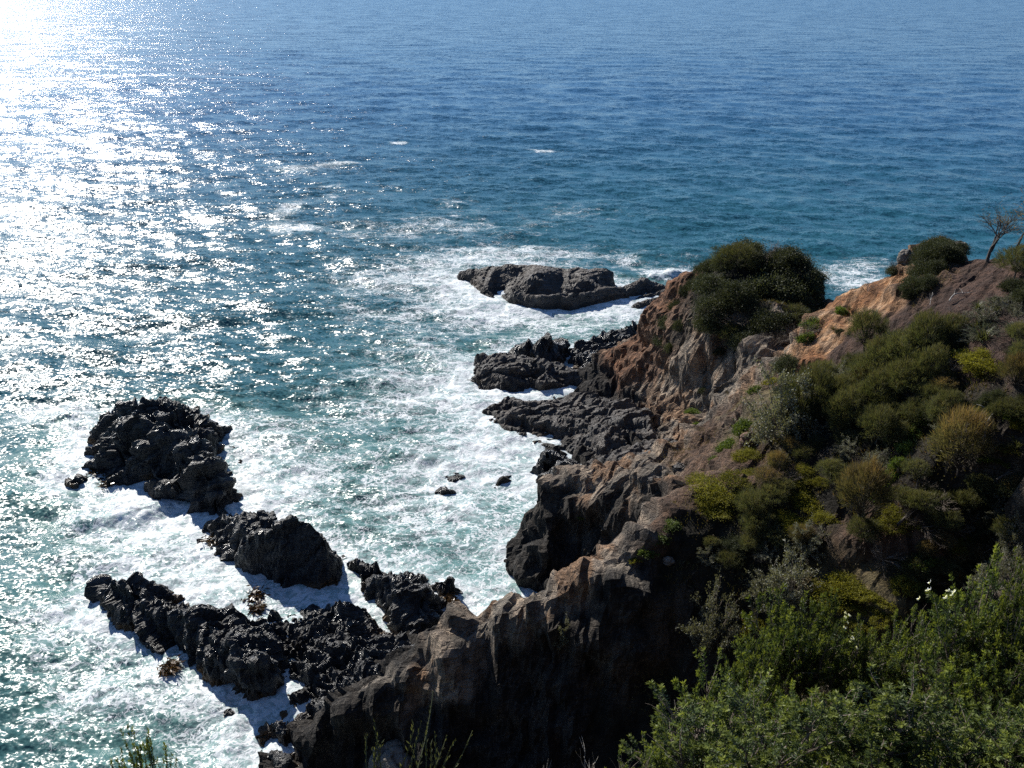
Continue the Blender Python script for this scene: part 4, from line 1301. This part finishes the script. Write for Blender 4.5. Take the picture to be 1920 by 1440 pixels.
poly = [(1440, 860), (1500, 740), (1600, 690), (1690, 600), (1800, 590), (1925, 640), (1925, 1080), (1780, 1120), (1640, 1040), (1420, 1080), (1300, 1050), (1290, 960), (1350, 900)]


def inpoly(x, y):
    c = False
    for (x1, y1), (x2, y2) in zip(poly, poly[1:] + poly[:1]):
        if (y1 > y) != (y2 > y) and x < (x2 - x1) * (y - y1) / (y2 - y1) + x1:
            c = not c
    return c


taken = []
clear = [(1340, 925, 70), (1370, 900, 50), (1405, 870, 40), (1845, 680, 60), (1580, 1110, 75), (1675, 975, 45), (1510, 945, 55), (1530, 890, 40), (1890, 830, 50), (1612, 930, 50), (1795, 850, 60), (1640, 800, 40), (1452, 770, 60), (1720, 810, 36), (1680, 880, 36),
         (1340, 1150, 90), (1472, 1080, 70), (1640, 1090, 80), (1560, 1000, 40), (1700, 980, 50)]
for k in range(1600):
    u, v = srng.uniform(1320, 1925), srng.uniform(590, 1120)
    if inpoly(u, v) and all(abs(u - a) + 1.3 * abs(v - b) > 31 for a, b in taken) and all((u - a) ** 2 + (v - 22 - b) ** 2 > c * c for a, b, c in clear) and not (1650 < u and v < 640 - (u - 1650) * 0.12):
        taken.append((u, v))
        at(srng.choice(["dome", "lowoak", "lowoak", "oak", "salt", "dead", "brownoak"]), u, v, srng.uniform(38, 66), lab, grp, srng.uniform(0.55, 0.95), 0.1)
lab, grp = "low shrub or moss tuft on the grassy bank just beyond the near thicket", "plants on the grassy bank"
for u, v, w, k in [(1600, 1140, 60, "mat"), (1640, 1120, 70, "mat"), (1660, 1160, 80, "mat"), (1690, 1100, 60, "yellow"), (1560, 1165, 60, "mat"), (1620, 1180, 70, "mat"), (1700, 1150, 60, "dry"), (1580, 1190, 60, "dry"), (1670, 1190, 60, "dry"), (1720, 1110, 50, "green"), (1400, 1185, 60, "mat"), (1420, 1165, 50, "mat")]:
    at(k, u, v, w, lab, grp, 0.8, 0.02)
for u, v, w, lab in [(1905, 1100, 90, "grey bush in the hollow at the right edge behind the white-flowering bush"), (1860, 1120, 80, "second grey bush in the hollow left of the one at the right edge"), (1900, 1030, 90, "shaded grey bush higher in the hollow at the right edge")]:
    at("salt", u, v, w, lab, None, 1.0)
lab, grp = "low scrubby bush or dead twig heap on the red-brown bank near the skyline", "scrub on the red-brown bank"
for k in range(70):
    u, v = srng.uniform(1720, 1925), srng.uniform(530, 640)
    if v > 545 + (1925 - u) * 0.25:
        at(srng.choice(["dead", "dead", "dome", "tuft", "salt", "log"]), u, v, srng.uniform(26, 54), lab, grp, srng.uniform(0.4, 0.8), 0.08)
# middle hillside
at("brownoak", 1612, 995, 92, "brown-capped she-oak with a tall thin trunk in the hillside's middle", None, 1.5, 0, 1.0, (0, 0), 0)
at("brownoak", 1795, 905, 118, "largest brown-tinged she-oak on the right of the dark hillside", None, 1.15, 0, 2.0, (0, 0), 1)
at("brownoak", 1812, 830, 46, "small rusty-topped she-oak behind the largest one", None, 1.0)
at("lowoak", 1640, 835, 74, "rounded blue-green she-oak bush above the brown-capped tree", None, 1.1)
at("brownoak", 1900, 745, 76, "brownish she-oak at the right edge above the dead branches", None, 1.0)
at("lowoak", 1918, 700, 60, "dull brown bush cut by the right edge beside the yellow patch", None, 1.0)
lab, grp = "light green leafy shrub in the slanting row of creepers up the hillside", "leafy shrubs in the slanting row"
for u, v, w in [(1750, 762, 40), (1732, 785, 46), (1712, 812, 48), (1700, 842, 46), (1688, 872, 42), (1672, 895, 42), (1660, 920, 40), (1780, 775, 40), (1648, 935, 34)]:
    at("green", u, v, w, lab, grp, 0.8, 0.08)
lab, grp = "yellow-green creeping plant in the bright patch above the striped dark wall", "yellow creepers above the striped wall"
for u, v, w in [(1315, 905, 48), (1340, 915, 56), (1362, 930, 52), (1330, 940, 46), (1385, 900, 44), (1345, 958, 40), (1408, 890, 34), (1395, 858, 40), (1415, 850, 30)]:
    at("yellow", u, v, w * 1.45, lab, grp, 0.5, 0.05)
lab, grp = "yellow-green creeping plant in the patch near the right edge by the strap-leaf tufts", "yellow creepers near the right edge"
for u, v, w in [(1815, 672, 46), (1845, 680, 54), (1870, 690, 46), (1830, 695, 44), (1855, 668, 36)]:
    at("yellow", u, v, w * 1.45, lab, grp, 0.6, 0.05)
lab, grp = "yellow-green creeping plant in the lower patch under the grey saltbushes", "yellow creepers low on the hillside"
for u, v, w in [(1560, 1105, 60), (1590, 1095, 60), (1610, 1110, 50), (1575, 1130, 50), (1545, 1130, 44), (1690, 970, 50), (1668, 985, 40)]:
    at("yellow", u, v, w * 1.45, lab, grp, 0.6, 0.05)
lab, grp = "yellow-green creeper in the shade left of the brown-capped she-oak", "yellow creepers beside the brown-capped she-oak"
for u, v, w in [(1500, 930, 44), (1520, 950, 46), (1500, 985, 46), (1480, 970, 38), (1545, 975, 40), (1492, 900, 34), (1512, 880, 30), (1540, 905, 30)]:
    at("yellow", u, v, w * 1.45, lab, grp, 0.6, 0.05)
at("yellow", 1890, 850, 62, "bright mossy yellow mound near the right edge under the dead branches", None, .5)
at("yellow", 1910, 800, 46, "round yellow-green mound at the right edge beside the dead branches", None, .7)
at("green", 1898, 782, 44, "fresh green leafy clump above the yellow mound at the right edge", None, .6)
at("greenmat", 1865, 865, 60, "green creeper spreading below the fallen dead branches", None, 1.0)
at("yellow", 1780, 1020, 60, "dim yellow-green mat in the shade under the largest she-oak", None, .4)
at("yellow", 1810, 1010, 44, "smaller dim yellow mat right of the shaded one", None, .4)
at("greenmat", 1740, 1060, 80, "dark green creeper in the shaded hollow", None, 1.0)
at("salt", 1340, 1215, 118, "grey-green saltbush with bare brown twigs below, standing over the dark gully", None, 1.35, 0, 0.6, (0, 0), 1)
at("salt", 1472, 1135, 120, "grey saltbush right of the one over the dark gully", None, 1.1, 0, 2.6, (0, 0), 2)
at("salt", 1440, 1130, 84, "smaller grey saltbush tucked between the two big ones", None, 1.1)
at("salt", 1508, 1035, 80, "pale grey saltbush uphill of the two big ones", None, .9)
at("salt", 1062, 1210, 50, "small saltbush clinging to the shaded face of the front spur", None, 1.3)
at("tuft", 1125, 1120, 26, "little green tuft on the shaded face just under the spur crest", None, .8)
at("tuft", 1842, 640, 84, "large spiky strap-leaf tuft on the reddish bank near the right edge", None, .8)
at("tuft", 1895, 628, 70, "strap-leaf tuft right of the large spiky one", None, .7)
at("tuft", 1872, 585, 46, "smaller strap-leaf tuft on the reddish bank above", None, .7)
at("tuft", 1905, 850, 60, "strap-leaf tuft growing by the fallen branches at the right edge", None, .8)
at("tuft", 1485, 820, 50, "strap-leaf tuft with drooping pale blades beside the big saltbush", None, .8)
at("tuft", 1610, 830, 36, "drooping pale tuft left of the rounded blue-green bush", None, .8)
at("dead", 1745, 950, 120, "mass of dead purple-grey twigs under the largest she-oak", None, .6)
at("dead", 1715, 985, 90, "lower tangle of dead twigs downhill of the largest she-oak", None, .55)
at("dead", 1655, 1050, 70, "reddish dead bush on the lower hillside", None, .7)
at("dead", 1540, 1010, 60, "dead twiggy bush between the yellow creepers and the brown-capped tree", None, .8)
at("dead", 1790, 700, 80, "dead dark bush among the she-oaks near the right", None, .8)
at("log", 1745, 575, 44, "short bleached branch stump sticking out of the reddish bank", None, 1.0, 0, 1.2, (0, -.7), 0)
at("log", 1800, 640, 90, "long grey fallen branch lying down the reddish bank", None, 1.0, 0, 0.8, (0, -0.2), 1)
at("log", 1860, 800, 110, "long dead branch leaning down toward the fallen branches near the right edge", None, 1.0, 0, 0.9, (0, -.3), 0)
at("log", 1845, 815, 90, "grey dead branch parallel to the long leaning one", None, 1.0, 0, 1.05, (0, -.3), 1)
at("log", 1890, 880, 90, "dark fallen branch below the yellow mound at the right edge", None, 1.0, 0, .7, (0, -.25), 2)
at("log", 1700, 955, 110, "curved bare branch arching over the moss left of the largest she-oak", None, 2.0, -.03, 0.9, (0, -.35), 2)
at("log", 1800, 560, 60, "thin bleached twig lying on the reddish bank", None, 1.0, 0, .4, (0, -.1), 0)
at("log", 1880, 585, 70, "weathered branch lying on the dark bank near the right edge", None, 1.0, 0, .5, (0, -.1), 1)
# small growth down the crest of the spur and the cove side
for u, v, w, k, hr, lab in [(1235, 1010, 50, "green", .5, "dark green low shrub on the spur crest above the striped wall"), (1215, 1035, 40, "green", .5, "second low green shrub down the spur crest"), (1258, 985, 40, "green", .5, "upper low green shrub on the spur crest"),
                            (1190, 1050, 30, "mat", 1, "yellow-green moss on the lit edge of the spur crest"), (1090, 975, 14, "green", .6, "tiny bright plant on the striped dark wall"), (1000, 1128, 26, "dome", .4, "little dark cushion plant on the lit rib of the spur"),
                            (1300, 775, 26, "green", .7, "small green plant at the foot of the knob's cliff"), (1308, 800, 24, "green", .7, "small green plant beside the cliff-foot one"), (1330, 800, 40, "dry", .6, "dry grass tuft on the brown cove slope"),
                            (1350, 775, 46, "dry", .6, "upper dry grass tuft on the brown cove slope"), (1370, 740, 40, "dry", .6, "dry grass near the top of the brown cove slope"), (1345, 660, 22, "dome", .8, "dark bush in a crack of the knob's cliff"),
                            (1390, 690, 26, "dome", .7, "dark bush low on the knob's cliff"), (1318, 735, 24, "dome", .7, "dark bush near the bottom of the knob's cliff"), (1270, 900, 30, "dry", .5, "dry tuft on the ledge above the striped wall"),
                            (835, 1225, 20, "dry", .6, "small grass tuft on the lit front spur"), (1425, 735, 40, "green", .6, "green shrub at the top of the brown cove slope")]:
    at(k, u, v, w, lab, None, hr, .05)

# boulders resting on the land
def boulder(u, v, w, hr, label, mat, seed):
    r = None
    for dv in range(0, 60, 3):
        r = hit(u, v + dv)
        if r is not None:
            break
    if r is None:
        print("NO GROUND boulder", u, v)
        return
    loc, t = r
    s = w * t / FPX
    r0 = s / 2
    rng = np.random.RandomState(seed)
    import bmesh
    bm = bmesh.new()
    bmesh.ops.create_icosphere(bm, subdivisions=5, radius=1.0)
    vs = np.array([x.co[:] for x in bm.verts])
    d = 0.34 * facets(vs * 1.0 + seed, 0.9, seed) + 0.10 * fbm(vs * 2.5 + seed, 4, seed)
    vs = vs * (0.9 + 0.6 * d)[:, None] * np.array([r0, r0 * .85, r0 * hr])
    for x, c in zip(bm.verts, vs):
        x.co = c
    me = bpy.data.meshes.new("boulder")
    bm.to_mesh(me)
    bm.free()
    me.materials.append(mat)
    o = obj("boulder", me, None, loc + Vector((0, 0, r0 * hr * 0.35)))
    tag(o, label, "boulder")


boulder(1404, 838, 40, 1.2, "rusty brown boulder perched on the crest above the yellow creepers", M_RUST, 5)
boulder(1275, 885, 34, .9, "dark boulder on the ledge above the striped wall", M_SLAB, 6)
boulder(1228, 905, 30, .6, "flat dark rock on the ledge left of the ledge boulder", M_SLAB, 7)
boulder(742, 1438, 96, .8, "pale grey boulder at the bottom edge behind the green stalks", M_BOULDER, 8)
boulder(1252, 1055, 26, .7, "pale flat stone on the spur's shaded side just below the crest", M_BOULDER, 9)
boulder(1800, 462, 30, .8, "pale rock outcrop stone on the hilltop behind the draped shrubs", M_BOULDER, 10)
boulder(1697, 492, 34, 1.2, "whitish rock at the left end of the hill shoulder", M_BOULDER, 11)

# ------------------------------------------------------------------ bushes on the photographer's slope
def near(kind, u, vtop, t, wm, label, group=None):
    top = D(u, vtop, t)
    g = float(ground(top[0], top[1]))
    h = top[2] - g
    h = min(max(h, 0.6), 2.2)
    plant(kind, (top[0], top[1], g - 0.05), wm, (h + 0.05) / 1.12, label, group)


lab, grp = "bright green bush with whorled leaves in the thicket at the lower right", "green bushes on the near slope"
for u, v, t in [(1345, 1345, 7.4), (1385, 1262, 8.8), (1425, 1215, 9.6), (1462, 1180, 10.2), (1500, 1150, 10.6), (1560, 1135, 10.8), (1605, 1190, 10.2), (1660, 1196, 10.2), (1725, 1190, 10.0), (1880, 1065, 9.6), (1935, 1040, 9.0)]:
    near("whorl", u, v, t, prng.uniform(0.8, 1.05), lab, grp)
for t, v, us in [(8.6, 1262, (1430, 1480, 1545, 1620, 1690, 1760, 1840, 1910)), (7.2, 1325, (1370, 1430, 1500, 1580, 1665, 1750, 1830, 1910)), (6.0, 1385, (1335, 1400, 1490, 1590, 1690, 1790, 1890))]:
    for u in us:
        if prng.random() < 0.25:
            near("whorlthin", u + prng.uniform(-22, 22), v + prng.uniform(-45, 10), t + prng.uniform(-.3, .3), prng.uniform(0.8, 1.1), "sparse bush with bare brown stems showing through the green near thicket", "sparse bushes on the near slope")
        else:
            near("whorl", u + prng.uniform(-22, 22), v + prng.uniform(-30, 40), t + prng.uniform(-.3, .3), prng.uniform(0.75, 1.15), lab, grp)
near("whorlflower", 1508, 1118, 10.4, 1.1, "bush topped with white blossoms at the upper edge of the near thicket")
near("whorlflower", 1905, 1120, 8.8, 1.1, "white-flowering bush at the right edge of the near thicket")
near("whorl", 1225, 1402, 6.6, 0.5, "small leafy bush at the thicket's lower left corner beside the bleached twigs")
near("whorl", 1285, 1385, 6.6, 0.7, "leafy bush on the thicket's left edge above the corner bush")
near("whorlthin", 1172, 1428, 6.2, 0.5, "low sparse sprigs at the thicket's lower left tip nearest the bleached twigs")
near("whorl", 1285, 1335, 7.6, 0.45, "single slender leafy shrub standing out at the thicket's left edge")
near("whorlthin", 1842, 1092, 9.2, 0.9, "tall straggly bush with long bare stems against the dark hollow")
near("whorlthin", 1712, 1130, 10.4, 0.7, "thin-stemmed straggly bush in front of the dry grassy bank")
near("pale", 1128, 1350, 6.4, 1.0, "leafless bleached twigs left of the near thicket")
near("pale", 1000, 1395, 6.2, 0.5, "single bleached dead twig rising at the bottom edge")
near("whorl", 262, 1385, 5.4, 0.34, "leafy sprig rising from the bottom left edge against the glitter")
near("whorlthin", 210, 1400, 5.4, 0.3, "thinner sprig left of the leafy one at the bottom left")


def stalks(u0, v0, t, tips, label):
    g = Geo()
    rng = np.random.RandomState(int(u0))
    b = np.array(D(u0, v0, t))
    for u, v in tips:
        e = np.array(D(u, v, t + rng.uniform(-.2, .2))) - b
        s0 = rng.normal(size=3) * np.array([0.07, 0.05, 0.0])
        p = curve_pts(s0, e, rng, 0.05, 9)
        g.tube(p, np.linspace(0.0055, 0.002, 9), 4)
        n = 26
        w = rng.uniform(0.25, 1.0, n)
        i = np.minimum((w * 8).astype(int), 7)
        g.leaves(p[i] + (p[i + 1] - p[i]) * (w * 8 - i)[:, None], (e / np.linalg.norm(e)) + rng.normal(size=(n, 3)) * 0.25, 0.03, 0.006, rng)
    tt = [np.where(x > 0, x, 0.7) for x in g.t]
    g.t = tt
    o = obj("green_stalk_clump", g.mesh("green_stalk_clump", M_BLADE), None, b)
    tag(o, label, "grass tuft")


stalks(792, 1530, 4.6, [(812, 1296), (790, 1352), (800, 1370), (838, 1378), (886, 1370), (855, 1388), (815, 1372), (775, 1358), (806, 1392), (770, 1400), (842, 1420)], "tall green stalks rising at the bottom edge, right of the pale boulder")
stalks(702, 1530, 4.6, [(702, 1352), (688, 1378), (716, 1392), (698, 1400), (708, 1380)], "shorter group of green stalks at the bottom edge left of the pale boulder")


# ------------------------------------------------------------------ weed on the rocks, low growth on the slope
def kelp(u, v, w, label):
    rng = np.random.RandomState(int(u * 7 + v))
    x, y, _ = P(u, v, 0.12)
    s = w * (EYE / -ray(u, v)[2]) / FPX
    g = Geo()
    n = 260
    c = np.stack([rng.normal(size=n) * s * 0.2, rng.normal(size=n) * s * 0.26, np.abs(rng.normal(size=n)) * 0.10], 1)
    d = rng.normal(size=(n, 3)) * np.array([1, 1, 0.12]) + np.array([0.5, -0.3, 0])
    g.leaves(c, d, 0.34, 0.09, rng)
    tag(obj("kelp_clump", g.mesh("kelp_clump", M_KELP), None, (x, y, 0.08)), label, "kelp")


for u, v, w, lab in [(478, 1118, 34, "brown kelp clump floating in foam right of the long ridge"), (482, 1142, 22, "smaller kelp clump just below the floating one"), (402, 1010, 40, "kelp hanging on the left edge of the leaning slab"), (318, 1252, 34, "kelp at the foot of the long ridge's heavy lump"),
                     (185, 880, 40, "kelp fringe on the left foot of the tall sea stack"), (838, 1122, 22, "kelp strands in white foam below the weed-topped boulder"), (850, 1135, 16, "few loose kelp strands nearest the front spur"), (430, 1030, 26, "kelp in the wash below the leaning slab"), (205, 905, 30, "lower kelp fringe at the sea stack's left corner")]:
    kelp(u, v, w, lab)


def cover(name, kinds, n, ln, wd, mat, seed, label, cat, up=0.8, ymin=17.0):
    rng = np.random.RandomState(seed)
    out = Geo()
    x = rng.uniform(2, 48, n * 6)
    y = rng.uniform(ymin, 56, n * 6)
    w = G.sample(KW, x, y)[:, [KINDS.index(k) for k in kinds]].sum(1)
    z = G.sample(HF, x, y)
    cl = vnoise(np.stack([x * 0.7, y * 0.7, z * 0.7], 1), seed) * 0.5 + vnoise(np.stack([x * 2.2, y * 2.2, z], 1), seed + 1) * 0.5
    m = (w * (0.55 + 0.9 * cl) > 0.30) & (z > 4)
    x, y, z, cl = x[m][:n], y[m][:n], z[m][:n], cl[m][:n]
    c = np.stack([x, y, z - 0.02], 1)
    d = np.array([0, 0, up]) + rng.normal(size=c.shape) * 0.6
    k = len(c)
    out.leaves(c, d, ln, wd, rng, np.clip(0.5 + cl * 0.6 + rng.normal(size=k) * 0.2, 0, 1), (rng.rand(k) < 0.2) * rng.rand(k))
    o = obj(name, out.mesh(name, mat))
    o["label"] = label
    o["category"] = cat
    o["kind"] = "stuff"


cover("undergrowth", "g", 110000, 0.22, 0.035, M_COVER, 3, "low dull green and brown undergrowth carpeting the shaded hillside", "undergrowth")
cover("dry_grass", "tb", 60000, 0.16, 0.018, M_DRYBLADE, 9, "sparse dry grass on the banks of the slope", "grass", 0.8, 3.0)
